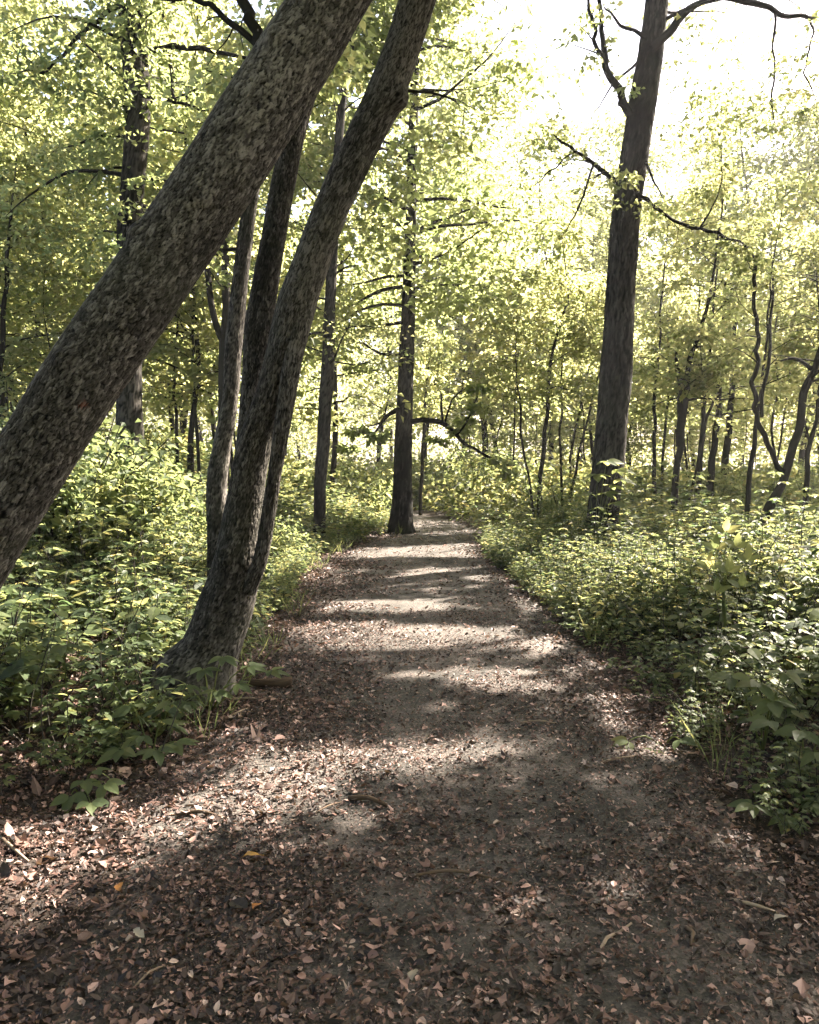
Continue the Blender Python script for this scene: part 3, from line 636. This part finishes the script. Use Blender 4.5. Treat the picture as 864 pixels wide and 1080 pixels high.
# --- the far wood as one mass
g = np.random.default_rng(77)
n = 2600; px = -250 + g.random(n) * 1370; y = 78 + 40 * g.random(n); x = (px - 432) / F * y
zt = EYE + y * (480 - np.maximum(np.minimum(top_py(px) + 200, 400), 330)) / F
z = -2 + (zt + 2) * g.random(n) ** .8
mb = MB(); spray_leaves(mb, np.stack([x, y, z], 1), np.full(n, 1.7), 26, .42, seed=8, tb=.6, flat=.3)
n = 1800; px = -250 + g.random(n) * 1370; y = 52 + 34 * g.random(n); x = (px - 432) / F * y; z = terrain(x, y) + 5.5 * g.random(n)
spray_leaves(mb, np.stack([x, y, z], 1), np.full(n, 1.2), 22, .3, seed=9, tb=.65, flat=.3)
o = mb.build('far_wood', M_CANOPY, None, False); o['kind'] = 'stuff'

# ------------------------------------------------------------------ unseen trees added past the right edge, crowns shaped to shade the path
g = np.random.default_rng(99)
SH = [(8.0, 7.6), (9.5, 9.6), (8.5, 3.0), (12.0, 15.0), (14.0, 19.5)]
n = 5200
gx = -7 + 13.5 * g.random(n); gy = .3 + 15 * g.random(n)
need = np.ones(n)
dap = noise2(gx * .9 + 11, gy * .9 + 5) * .6 + noise2(gx * 2.4 + 11, gy * 2.4 + 5) * .4
left = (gx < -1.2) & (gy > 4.2); right = (gx > 1.7) & (gy > 4.3); far = (gy > 7.5) & ~left & ~right
need = np.where(left, dap > .64, need); need = np.where(right, (dap > .62) & (g.random(n) < .35), need); need = np.where(far, dap > .45, need)
ok = (need > 0) & ~lit(gx, gy)
hts = 5.5 + 9 * g.random((n, 4)); C = np.zeros((n, 3)); done = np.zeros(n, bool)
for k in range(4):
    c = np.stack([gx, gy, np.zeros(n)], 1) + SUN * (hts[:, k:k + 1] / SUN[2])
    a, b = project(c)
    good = ~((a > -60) & (a < 930) & (b > -60)) & ~done
    C[good] = c[good]; done |= good
C = C[ok & done]
own = np.argmin(((C[:, None, :2] - np.array(SH)[None]) ** 2).sum(-1), 1)
for k, (tx, ty) in enumerate(SH):
    c = C[own == k]
    if len(c) < 5: continue
    top = c[:, 2].max()
    st = (np.array([[tx, ty, T(tx, ty) - .1], [tx + .1, ty, 3], [tx - .1, ty + .1, 6], [tx, ty, top]]), np.array([.24, .2, .15, .03]))
    tw = []
    for q in g.choice(len(c), min(40, len(c)), False):
        h0 = max(3.0, min(c[q][2] - .3 * np.linalg.norm(c[q][:2] - [tx, ty]), top - .3)); p0 = np.array([tx, ty, h0])
        g3 = to_ground(p0 + (c[q] - p0) * np.linspace(0, 1, 9)[:, None])
        if lit(g3[:, 0], g3[:, 1]).any() or open_bank(g3[:, 0] + .5, g3[:, 1] + .4).mean() > .5: continue
        tw.append((np.array([p0, (p0 + c[q]) / 2 + [0, 0, .3], c[q]]), np.array([.05, .03, .006])))
    make_tree('added_shade_tree', [st], 'added leafy tree outside the frame, its crown shaped to shade the path', 'tree', 'added shade trees outside the frame', M_RIDGE,
              (c, np.full(len(c), .42), tw), .15, None, 14, .1, (), .1, 300 + k, nl=26, split=False)

# ------------------------------------------------------------------ undergrowth
def plant_arrays(seed, H, nst, leafL, compound, spread=.5, kd=6):
    g = np.random.default_rng(seed); mb = MB(); ms = MB()
    for s in range(nst):
        az = g.random() * 6.28; d = np.array([math.cos(az) * spread, math.sin(az) * spread, 1.0])
        h = H * (.6 + .5 * g.random()); p = twig_path(np.array([0, 0, -.03]), d, h, -.03, g, 6)
        tube(ms, p, np.linspace(.005, .0025, 7), 4, .2, None, 0, tint=.7)
        nn = int(5 + 5 * g.random())
        for k in range(nn):
            f = (.3 + .7 * (k + .5) / nn) * 6; a = int(min(f, 5)); b0 = p[a] + (p[a + 1] - p[a]) * (f - a)
            la = k * 2.4 + g.random(); pd = np.array([math.cos(la), math.sin(la), .25])
            pe = b0 + pd * leafL * (.5 + .5 * g.random()) * (1.25 - .5 * k / nn)
            tt = np.clip(.45 + .22 * g.normal(), 0, .97)
            if compound:
                for q, da in enumerate((0, .85, -.85, 1.7, -1.7)[:compound]):
                    dd = np.array([math.cos(la + da), math.sin(la + da), -.12 + .12 * g.normal()])
                    l = leafL * (1 - .15 * abs(da)) * (.85 + .3 * g.random())
                    leaves(mb, pe[None], dd[None], (np.array([0, 0, 1]) + g.normal(0, .28, 3))[None], np.array([l]), np.array([l * .52]), np.array([np.clip(tt + .1 * g.normal(), 0, 1)]), kd, .14)
            else:
                dd = pd + np.array([0, 0, -.45]) + g.normal(0, .15, 3); l = leafL * 1.35 * (.7 + .5 * g.random())
                leaves(mb, pe[None], dd[None], (np.array([0, 0, 1]) + g.normal(0, .28, 3))[None], np.array([l]), np.array([l * .62]), np.array([tt]), kd, .12)
    return mb, ms
PK = [(401, .45, 4, .075, 3), (402, .55, 4, .07, 5), (403, .40, 4, .085, 0), (404, .62, 5, .065, 3), (405, .34, 3, .085, 5), (406, .58, 4, .09, 0), (407, .95, 3, .11, 5, .3), (408, .9, 3, .085, 3, .25)]
PA = [plant_arrays(*a, kd=14) for a in PK]
PM = []
for k, (a, b) in enumerate(PA):
    PM.append((mesh('foliage', *a.arrays(), M_PLANT, False), mesh('stems', *b.arrays(), M_TWIG, True)))
PX = [(a.arrays(), b.arrays()) for a, b in (plant_arrays(*q) for q in PK)]
g = np.random.default_rng(55)
pts = []
def scatter(n, fx, fy):
    for _ in range(n):
        x, y = fx(), fy()
        pts.append((x, y))
# left bank
for _ in range(3600):
    y = 3.2 + 17 * g.random() ** .9; dl = .12 + 9 * g.random() ** 1.25
    edge = float(xc(y) - hw(y)) - (.25 if y > 4.3 else .25 + (4.3 - y) * .75)
    x = edge - dl
    pts.append((x, y, min(.45 + dl * .5, 1.0)))
for _ in range(2700):
    y = 2.1 + 17 * g.random() ** .9; dr = .02 + 8 * g.random() ** 1.3
    x = float(xc(y) + hw(y)) + .12 + dr
    pts.append((x, y, min(.32 + dr * .5, 1.0) * (1 - .33 * float(ss(7, 9.5, y)) * float(x < 3.6))))
for _ in range(1300):
    y = 6.5 + 8.5 * g.random(); x = float(xc(y) + hw(y)) + .1 + 2.4 * g.random()
    pts.append((x, y, .38 + .3 * g.random()))
for _ in range(900):
    y = 17 + 14 * g.random(); x = -6 + 14 * g.random()
    if abs(x - xc(y)) < hw(y) + .3: continue
    pts.append((x, y, .9))
near = []; cover = [MB(), MB()]
for i, (x, y, h) in enumerate(pts):
    if (x + 1.42) ** 2 + (y - 5.25) ** 2 < .16 or (x + .17) ** 2 + (y - 16.2) ** 2 < .3: continue
    px, py = project(np.array([[x, y, T(x, y) + .25]])); px, py = px[0], py[0]
    inside = -60 < px < 925 and py < 1120
    if not inside and (y < 3 or abs(px - 432) > 800): continue
    k = int(g.integers(6)) if g.random() < .86 else int(6 + g.integers(2)); sc = h * (.7 + .6 * g.random()); rz = g.random() * 6.283
    if inside and y < 6.2: near.append((y, x, k, sc, rz))
    else:
        c, s = math.cos(rz), math.sin(rz); M = np.array([[c, -s, 0], [s, c, 0], [0, 0, 1]]) * sc
        for q in (0, 1):
            if q == 1 and y > 12: continue
            V, Q, uv, t, cr = PX[k][q]
            cover[q].add(V @ M.T + np.array([x, y, T(x, y)]), Q, uv, np.clip(t + .12 * g.normal(), 0, 1), cr)
ng = 3600; yy = 2.6 + 14 * g.random(ng); sd = g.random(ng) < .5; xx = xc(yy) + np.where(sd, -1, 1) * (hw(yy) + .12 + 1.3 * g.random(ng) ** 1.6)
kk = ~(sd & (yy < 4.3)) & (noise2(xx * 1.4 + 5, yy * 1.4 + 5) > .5); xx, yy = xx[kk], yy[kk]; ng = len(xx)
leaves(cover[0], np.stack([xx, yy, terrain(xx, yy)], 1), np.stack([g.normal(0, .45, ng), g.normal(0, .45, ng), np.ones(ng)], 1), g.normal(0, 1, (ng, 3)), .12 + .22 * g.random(ng), .005 + .004 * g.random(ng), np.clip(.4 + .25 * g.normal(0, 1, ng), 0, .85), 4, .05)
for _ in range(170):
    sd = -1 if g.random() < .5 else 1; yy = 3.4 + 8 * g.random(); xx = float(xc(yy)) + sd * (float(hw(yy)) + .25 + 2.2 * g.random())
    p = twig_path(np.array([xx, yy, T(xx, yy) - .02]), np.array([g.normal(0, .35), g.normal(0, .35), 1.0]), .35 + .55 * g.random(), .04, g, 6)
    tube(cover[1], p, np.linspace(.004, .0015, 7), 4, .15, None, 0, tint=.9)
near.sort()
for rank, (y, x, k, sc, rz) in enumerate(near):
    if rank < 460:
        lft = x < 0
        lab = ('low leafy green plant among the undergrowth on the left bank', 'plants on the left bank') if lft else ('low leafy green plant in the thick undergrowth right of the path', 'plants right of the path')
        o = empty('woodland_plant', (x, y, T(x, y)), lab[0], 'plant', lab[1]); o.rotation_euler = (0, 0, rz); o.scale = (sc,) * 3
        link('foliage', PM[k][0], o); link('stems', PM[k][1], o)
n = 9000; yy = 18 + 50 * g.random(n) ** 1.2; pxx = -200 + 1270 * g.random(n); xx = (pxx - 432) / F * yy
k = np.abs(xx - xc(yy)) > hw(yy) + .5; xx, yy = xx[k], yy[k]
spray_leaves(cover[0], np.stack([xx, yy, terrain(xx, yy) + .1 + (.5 + yy * .025) * g.random(len(xx))], 1), .35 + yy * .012, 18, .17, seed=4, tb=.6, flat=.35)
o = cover[0].build('undergrowth', M_PLANT, None, False); o['kind'] = 'stuff'
o = cover[1].build('undergrowth_stems', M_TWIG, None, True); o['kind'] = 'stuff'
print('plants', len(near), len(pts))

# shrubs between the bank and the wood
def shrub_proto(seed, H, W, ll):
    g = np.random.default_rng(seed); root = empty('shrub', (0, 0, 0), 'x', 'shrub'); ms = MB(); C = []; Rd = []
    for s in range(9):
        az = g.random() * 6.28; p = twig_path(np.array([0, 0, -.1]), np.array([math.cos(az) * .6, math.sin(az) * .6, 1]), H * (.7 + .4 * g.random()), .0, g, 6)
        tube(ms, p, np.linspace(.014, .004, 7), 5, .2, None, 0, tint=.4)
        for q in range(9):
            f = (.15 + .85 * g.random()) * 6; a = int(min(f, 5)); C.append(p[a] + g.normal(0, .2, 3) * W * .6); Rd.append(.16 + .18 * g.random())
    ms.build('stems', M_TWIG, root)
    mb = MB(); spray_leaves(mb, np.array(C), np.array(Rd), 26, ll, seed=seed, tb=.45, flat=.3); mb.build('foliage', M_PLANT, root, False)
    return root
SP_ = [shrub_proto(501, 1.3, .9, .08), shrub_proto(502, 1.8, 1.1, .085), shrub_proto(503, 1.0, .9, .07)]
su = [False] * 3; rng = np.random.default_rng(4242)
def plant_shrub(x, y, sc, lab, grp):
    k = int(rng.integers(3))
    if not su[k]:
        su[k] = True; o = SP_[k]; o.location = (x, y, T(x, y)); o.scale = (sc,) * 3; o['label'] = lab; o['group'] = grp
    else: dup(SP_[k], (x, y, T(x, y)), rng.random() * 6.28, sc, lab, grp)
for _ in range(26):
    y = 9 + 12 * rng.random(); x = -3.0 - (y - 9) * .12 - 7 * rng.random()
    plant_shrub(x, y, .7 + .5 * rng.random(), 'leafy shrub on the slope behind the left bank', 'shrubs on the left slope')
for x, y, sc in [(-3.5, 9.5, 1.45), (-4.0, 9.2, 1.4), (-3.2, 9.8, 1.2), (-3.9, 8.6, 1.0), (-3.3, 9.2, .95), (-4.6, 9.4, 1.1), (-5.4, 9.0, 1.05), (-2.7, 10.4, .8), (-3.5, 9.9, 1.0), (-2.2, 11.5, .7), (-2.6, 12.6, .8)]:
    plant_shrub(x, y, sc, 'leafy shrub on the slope behind the left bank', 'shrubs on the left slope')
for _ in range(22):
    y = 13 + 10 * rng.random(); x = 2.6 + (y - 13) * .3 + 7 * rng.random()
    plant_shrub(x, y, .6 + .4 * rng.random(), 'pale leafy shrub under the saplings behind the right bank', 'shrubs under the saplings')
for x, y, s in [(2.3, 21, 1.1), (3.0, 22.5, 1.2), (3.4, 20.5, 1.1), (.6, 24, 1.2), (2.2, 24, 1.3), (-1.2, 18.6, 1.0), (-2.0, 19.5, 1.1), (4.2, 22, 1.1)]:
    plant_shrub(x, y, s, 'dense dark green bush where the path bends out of sight', 'bushes at the bend')

# ------------------------------------------------------------------ single plants one can point to
def compound_plant(name, base, targets, ll, n, label, seed, wid=.5, big=False):
    g = np.random.default_rng(seed); base = np.array([base[0], base[1], T(base[0], base[1])])
    root = empty(name, base, label, 'plant'); mb = MB(); ms = MB()
    for tx in targets:
        e = np.asarray(tx) - base; mid = e * .55 + np.array([0, 0, .12 * np.linalg.norm(e)])
        if big: mid = np.mean(targets, 0) - base - np.array([.02, 0, .16])
        tube(ms, np.array([[0, 0, -.03], mid, e]), np.array([.006, .004, .0025]), 5, .1, None, 0, tint=.6)
        a0 = math.atan2(e[1], e[0]) if abs(e[0]) + abs(e[1]) > .03 else g.random() * 6.28
        for q in range(n):
            da = (q - (n - 1) / 2) * (.75 if n > 3 else .9)
            dd = np.array([math.cos(a0 + da), math.sin(a0 + da), -.12 + .15 * g.normal()]); l = ll * (1 - .12 * abs(da)) * (.85 + .3 * g.random())
            if big: dd = np.array([math.sin(da * 1.1), -.25, math.cos(da * 1.1) * .8 + .1])
            leaves(mb, (e + dd * .01)[None], dd[None], (np.array([-.1, -.8, .6] if big else [0, -.25, 1]) + g.normal(0, .22, 3))[None], np.array([l]), np.array([l * wid]), np.array([np.clip((.62 if big else .55) + .15 * g.normal(), 0, .9)]), 14, .12)
    ms.build('stems', M_PLANT, root); mb.build('foliage', M_PLANT, root, False)
    return root
b = Gp(222, 748)
compound_plant('compound_leaf_plant', b, [P(235, 692, 4.85), P(262, 702, 4.85), P(215, 705, 4.8), P(285, 707, 4.9), P(250, 720, 4.75), P(228, 728, 4.7), P(200, 722, 4.75), P(180, 715, 4.8), P(195, 740, 4.65)], .12, 5, 'compound-leaved plant in front of the foot of the fused leaning stems', 1, .42)
b = Gp(160, 800)
compound_plant('compound_leaf_plant', b, [P(140, 745, 4.3), P(170, 760, 4.2), P(150, 775, 4.1), P(120, 770, 4.2), P(185, 782, 4.1), P(128, 790, 4.0), P(165, 790, 4.0)], .13, 5, 'bushy light green compound-leaved plant at the litter edge below the fused stems', 2, .45)
b = Gp(85, 835)
compound_plant('seedling', b, [P(100, 812, 3.75), P(88, 822, 3.7), P(110, 825, 3.65), P(75, 838, 3.6), P(95, 845, 3.55)], .10, 3, 'lone pale seedling with oval leaves at the edge of the leaf litter', 3, .6)
b = Gp(768, 800); b = np.array([2.3, 5.7, 0])
compound_plant('broad_leaf_plant', b, [P(765, 562, 5.6), P(754, 580, 5.55), P(777, 578, 5.55), P(788, 592, 5.5), P(748, 600, 5.5), P(768, 604, 5.45), P(782, 620, 5.45), P(755, 625, 5.5)], .115, 3, 'tall plant with big yellow-green oval leaves topping the right undergrowth', 4, .52, True)
for k, (px, py, d, l, nn, lab) in enumerate([(690, 790, 4.2, .12, 3, 'small plant with a round grey-green leaf over the dry leaves at the right verge'), (830, 860, 3.3, .11, 5, 'bright green seedling at the right picture edge low above dark litter'), (800, 720, 4.0, .13, 5, 'plant with wide drooping leaves in the middle of the right undergrowth'), (845, 770, 3.6, .13, 3, 'broad three-leaved plant overhanging the right verge'), (40, 690, 4.6, .12, 5, 'pale compound-leaved plant below the thickest leaning trunk')]):
    q = P(px, py, d); bb = q + np.array([.1, .15, 0])
    compound_plant('compound_leaf_plant', bb, [q, q + np.array([.14, .02, .05]), q + np.array([-.12, .05, .03]), q + np.array([.03, -.1, -.06])], l, nn, lab, 20 + k, .5)
# sprigs at the foot of the tall trunk
b = np.array([2.75, 11.7, 0])
compound_plant('leafy_sapling', b, [P(x, y, 11.8) for x, y in ((640, 486), (652, 495), (630, 500), (645, 512), (655, 505), (638, 520), (648, 530), (632, 535), (640, 552), (650, 560), (628, 556), (660, 545), (622, 520))], .25, 5, 'leafy little sapling in front of the tall furrowed trunk', 9, .5)

# ------------------------------------------------------------------ leaf litter
g = np.random.default_rng(66)
def litter(n, xlo, xhi, ylo, yhi, smin, smax, dens, mb, kd=6):
    x = xlo + (xhi - xlo) * g.random(n); y = ylo + (yhi - ylo) * g.random(n)
    k = g.random(n) < dens(x, y); x = x[k]; y = y[k]; m = len(x)
    az = g.random(m) * 6.283; D = np.stack([np.cos(az), np.sin(az), g.normal(.05, .18, m)], 1)
    N = np.array([0, 0, 1.0]) + g.normal(0, .26, (m, 3))
    L = smin + (smax - smin) * g.random(m) ** 2.2; W = L * (.45 + .35 * g.random(m))
    C = np.stack([x, y, surf(x, y) + .004 + .012 * g.random(m) + L * .08], 1)
    leaves(mb, C - D * L[:, None] * .5, D, N, L, W, np.clip(.36 + .3 * g.normal(0, 1, m), 0, .97), kd, .25, .35 * g.normal(0, 1, m))
def dens_near(x, y):
    c = noise2(x * 1.3 + 40, y * 1.3 + 40) * .6 + noise2(x * 4 + 10, y * 4 + 10) * .4
    side = ss(.35, 1.25, np.abs(x - .35)); d = .22 + .78 * side; d = np.maximum(d, (.75 - .25 * ss(0, .6, x)) * ss(4.2, 3.0, y))
    d = np.where(x < -.2, np.maximum(d, .5 + .5 * ss(-.2, -.8, x)), d)
    d = d * ss(.30, .55, c + .18 * side)
    return np.clip(d, .05, 1)
mb = MB()
litter(52000, -3.6, 3.0, 1.5, 5.2, .010, .044, dens_near, mb)
litter(34000, -3.6, 3.0, 1.5, 6.2, .014, .05, dens_near, mb, 9)
litter(420, -3.4, 2.8, 1.6, 5.0, .055, .09, lambda x, y: .25 + .75 * ss(.2, -1, x), mb, 9)
litter(420, -3.4, 2.8, 1.6, 5.0, .05, .085, lambda x, y: .25 + .75 * ss(.2, -1, x), mb, 14)
litter(110000, -3.6, 3.0, 1.5, 5.5, .006, .022, lambda x, y: .4 + 0 * x, mb, 4)
litter(60000, -2.6, 2.8, 1.5, 4.2, .010, .036, lambda x, y: (.8 - .5 * ss(-.2, .6, x)) * ss(.36, .55, noise2(x * 2.1 + 14, y * 2.1 + 19)) * ss(4.3, 3.2, y), mb, 6)
litter(110000, -2.2, 2.2, 1.5, 8, .006, .022, lambda x, y: .2 + .8 * ss(.3, .6, noise2(x * 1.7 + 4, y * 1.7 + 9)), mb)
litter(60000, -2.6, 2.6, 5.2, 12, .012, .05, lambda x, y: dens_near(x, y) * .9, mb)
litter(24000, -3, 3.2, 12, 19, .02, .06, lambda x, y: .2 + .8 * ss(.5, 1.1, np.abs(x - xc(y))), mb)
litter(20000, -9, -1, 3, 14, .03, .08, lambda x, y: x * 0 + .8, mb)
litter(20000, 1.4, 9, 2, 14, .03, .08, lambda x, y: x * 0 + .8, mb)
o = mb.build('leaf_litter', M_LITTER, None, False); o['kind'] = 'stuff'
def one_leaf(px, py, L, W, mat, label, az, tint=.5, seed=0):
    c = Gp(px, py); c[2] = float(surf(c[0], c[1])) + .022
    mb = MB(); d = np.array([math.cos(az), math.sin(az), .05]); b = np.cross([0, 0, 1], d)
    s = np.linspace(0, 1, 7); wv = np.array([.02, .28, .5, .33, .42, .17, .01]) * W
    V = []
    for t, w in zip(s, wv):
        m = d * L * (t - .5) + np.array([0, 0, .09 * L * math.sin(3 * t)]) + b * W * .12 * math.sin(5 * t)
        V += [m - b * w + [0, 0, w * .55 + .1 * W * math.sin(9 * t)], m, m + b * w * .85 + [0, 0, w * .3 - .08 * W * math.sin(11 * t)]]
    Q = [[i * 3 + k, i * 3 + k + 1, i * 3 + k + 4, i * 3 + k + 3] for i in range(6) for k in (0, 1)]
    mb.add(V, Q, tint=np.full(21, tint))
    o = mb.build('fallen_leaf', mat); o.location = c; tag(o, label, 'leaf'); return o
one_leaf(266, 914, .095, .042, M_YELLOW, 'largest yellow-orange fallen leaf lying on the brown litter', .15, .9)
one_leaf(271, 967, .04, .03, M_YELLOW, 'small rust-orange fallen leaf in the shaded litter', 1, .1)
one_leaf(146, 997, .06, .036, M_PALE, 'cream fallen leaf on the dark shaded ground', 2.6, .6)
one_leaf(436, 1041, .05, .032, M_PALE, 'tan fallen leaf on the dark path near the bottom', 1.4, .2)
one_leaf(823, 980, .06, .03, M_PALE, 'pale fallen leaf by itself on the dark verge', .4, .5)
one_leaf(126, 942, .05, .035, M_YELLOW, 'dull orange fallen leaf in the sunny litter', 2.0, .3)

# ------------------------------------------------------------------ sticks
def stick(pxs, r, label, tint=.5, lift=.015, name='stick', cat='stick', seed=0):
    pp = []
    for k, (a, b) in enumerate(pxs):
        q = Gp(a, b); q[2] = float(surf(q[0], q[1])) + r * .7 + lift * (k % 2); pp.append(q)
    base = pp[0].copy(); mb = MB(); pp = np.array(pp) - base
    tube(mb, pp, np.linspace(r, r * .55, len(pp)), 8, .03, None, .25, tint=tint, seed=seed)
    V = mb.arrays()[0]
    n = len(V) // 8
    mb.add([V[:8].mean(0)] + list(V[:8]), [[0, 1 + i, 1 + (i + 1) % 8, 1 + (i + 1) % 8] for i in range(8)][:0] or np.zeros((0, 4), int))
    mb.q.append(np.array([[0, 2, 1, 0]])[:0].reshape(0, 4).astype(np.int32))
    mb.q.append(np.array([[0, 7, 6, 5], [0, 5, 4, 3], [0, 3, 2, 1], ], np.int32)); k = (n - 1) * 8
    mb.q.append(np.array([[k, k + 1, k + 2, k + 3], [k, k + 3, k + 4, k + 5], [k, k + 5, k + 6, k + 7]], np.int32))
    o = mb.build(name, M_STICK); o.location = base; return tag(o, label, cat)
stick([(368, 848), (388, 850), (408, 855)], .013, 'chunk of dark bark-covered stick across the sunlit path', .15)
stick([(186, 862), (210, 864), (234, 867)], .009, 'short dark stick in the sunny leaf litter', .2)
stick([(634, 808), (655, 806), (672, 801), (690, 800)], .006, 'pale bent twig at the right verge', .85)
stick([(632, 1012), (640, 1000), (652, 990), (666, 984)], .006, 'crooked pale twig on the dark lower path', .8)
stick([(548, 766), (568, 766), (588, 767)], .006, 'thin tan twig lying across the middle of the path', .7)
stick([(308, 727), (285, 727), (262, 724)], .04, 'rotten cut log end beside the fused leaning stems', .1, 0, 'log', 'log')
stick([(238, 738), (268, 740), (298, 741)], .008, 'slim pale branch in front of the rotten log', .75)
stick([(236, 760), (252, 754), (268, 748)], .007, 'short pale twig pointing at the rotten log', .7)
stick([(330, 864), (345, 858), (360, 850)], .004, 'fine straight twig beside the bark-covered stick', .5)
stick([(432, 930), (480, 928), (540, 937)], .007, 'long dark twig half buried in the shaded litter', .3)
stick([(724, 985), (731, 995), (728, 1004)], .008, 'stubby brown twig on the right verge', .4)
stick([(770, 955), (800, 966), (826, 972)], .007, 'slanting pale twig low on the right verge', .8)
stick([(728, 780), (735, 790), (740, 797)], .005, 'curved bleached twig among sunny dead leaves at the right verge', 1.0)
stick([(140, 1050), (158, 1036), (176, 1024)], .004, 'fine twig on the shaded litter near the bottom', .6)
stick([(0, 884), (12, 898), (30, 910)], .008, 'tan twig at the left picture edge in the sunny litter', .7)

# ------------------------------------------------------------------ the air
def haze(dens):
    m = bpy.data.materials.new('haze air'); m.use_nodes = True; nt = m.node_tree; nt.nodes.clear()
    v = nt.nodes.new('ShaderNodeVolumePrincipled'); v.inputs['Density'].default_value = dens; v.inputs['Color'].default_value = (.95, .97, 1, 1); v.inputs['Anisotropy'].default_value = .5
    out = nt.nodes.new('ShaderNodeOutputMaterial'); nt.links.new(v.outputs[0], out.inputs['Volume'])
    x0, x1, y0, y1, z0, z1 = -420, 420, -80, 520, -8, 36
    V = [(x, y, z) for z in (z0, z1) for x, y in ((x0, y0), (x1, y0), (x1, y1), (x0, y1))]
    mb = MB(); mb.add(V, [[3, 2, 1, 0], [4, 5, 6, 7], [0, 1, 5, 4], [1, 2, 6, 5], [2, 3, 7, 6], [3, 0, 4, 7]])
    o = mb.build('haze', m, None, False); o['kind'] = 'stuff'; return o
haze(.0007)

# ------------------------------------------------------------------ light, sky, camera
w = bpy.data.worlds.new('World'); scn.world = w; w.use_nodes = True
nt = w.node_tree; bg = nt.nodes['Background']; sk = nt.nodes.new('ShaderNodeTexSky'); sk.sky_type = 'NISHITA'; sk.sun_disc = False
sk.sun_elevation = EL; sk.sun_rotation = AZ; sk.dust_density = 3.0; sk.air_density = 1.0; sk.ozone_density = .6
nt.links.new(sk.outputs[0], bg.inputs[0]); bg.inputs[1].default_value = .05
sl = bpy.data.lights.new('sun', 'SUN'); sl.energy = 5; sl.angle = R(.5); sl.color = (1, .94, .85)
so = bpy.data.objects.new('sun', sl); COL.objects.link(so); so.rotation_euler = Vector(SUN).to_track_quat('Z', 'Y').to_euler()
cam = bpy.data.cameras.new('camera'); cam.sensor_fit = 'VERTICAL'; cam.sensor_height = 36; cam.lens = 28; cam.clip_end = 2000
co = bpy.data.objects.new('camera', cam); COL.objects.link(co); co.location = (0, 0, EYE); co.rotation_euler = (R(90) - PITCH, 0, 0)
scn.camera = co
vs = scn.view_settings; vs.view_transform = 'Standard'; vs.look = 'None'; vs.gamma = 1; vs.use_curve_mapping = False; vs.use_white_balance = True; vs.white_balance_temperature = 7000; vs.white_balance_tint = 15; vs.exposure = 3.45
cy = scn.cycles; cy.max_bounces = 12; cy.diffuse_bounces = 8; cy.glossy_bounces = 2; cy.transmission_bounces = 8; cy.caustics_reflective = False; cy.caustics_refractive = False
cy.use_denoising = True; cy.use_adaptive_sampling = True; cy.adaptive_threshold = .02
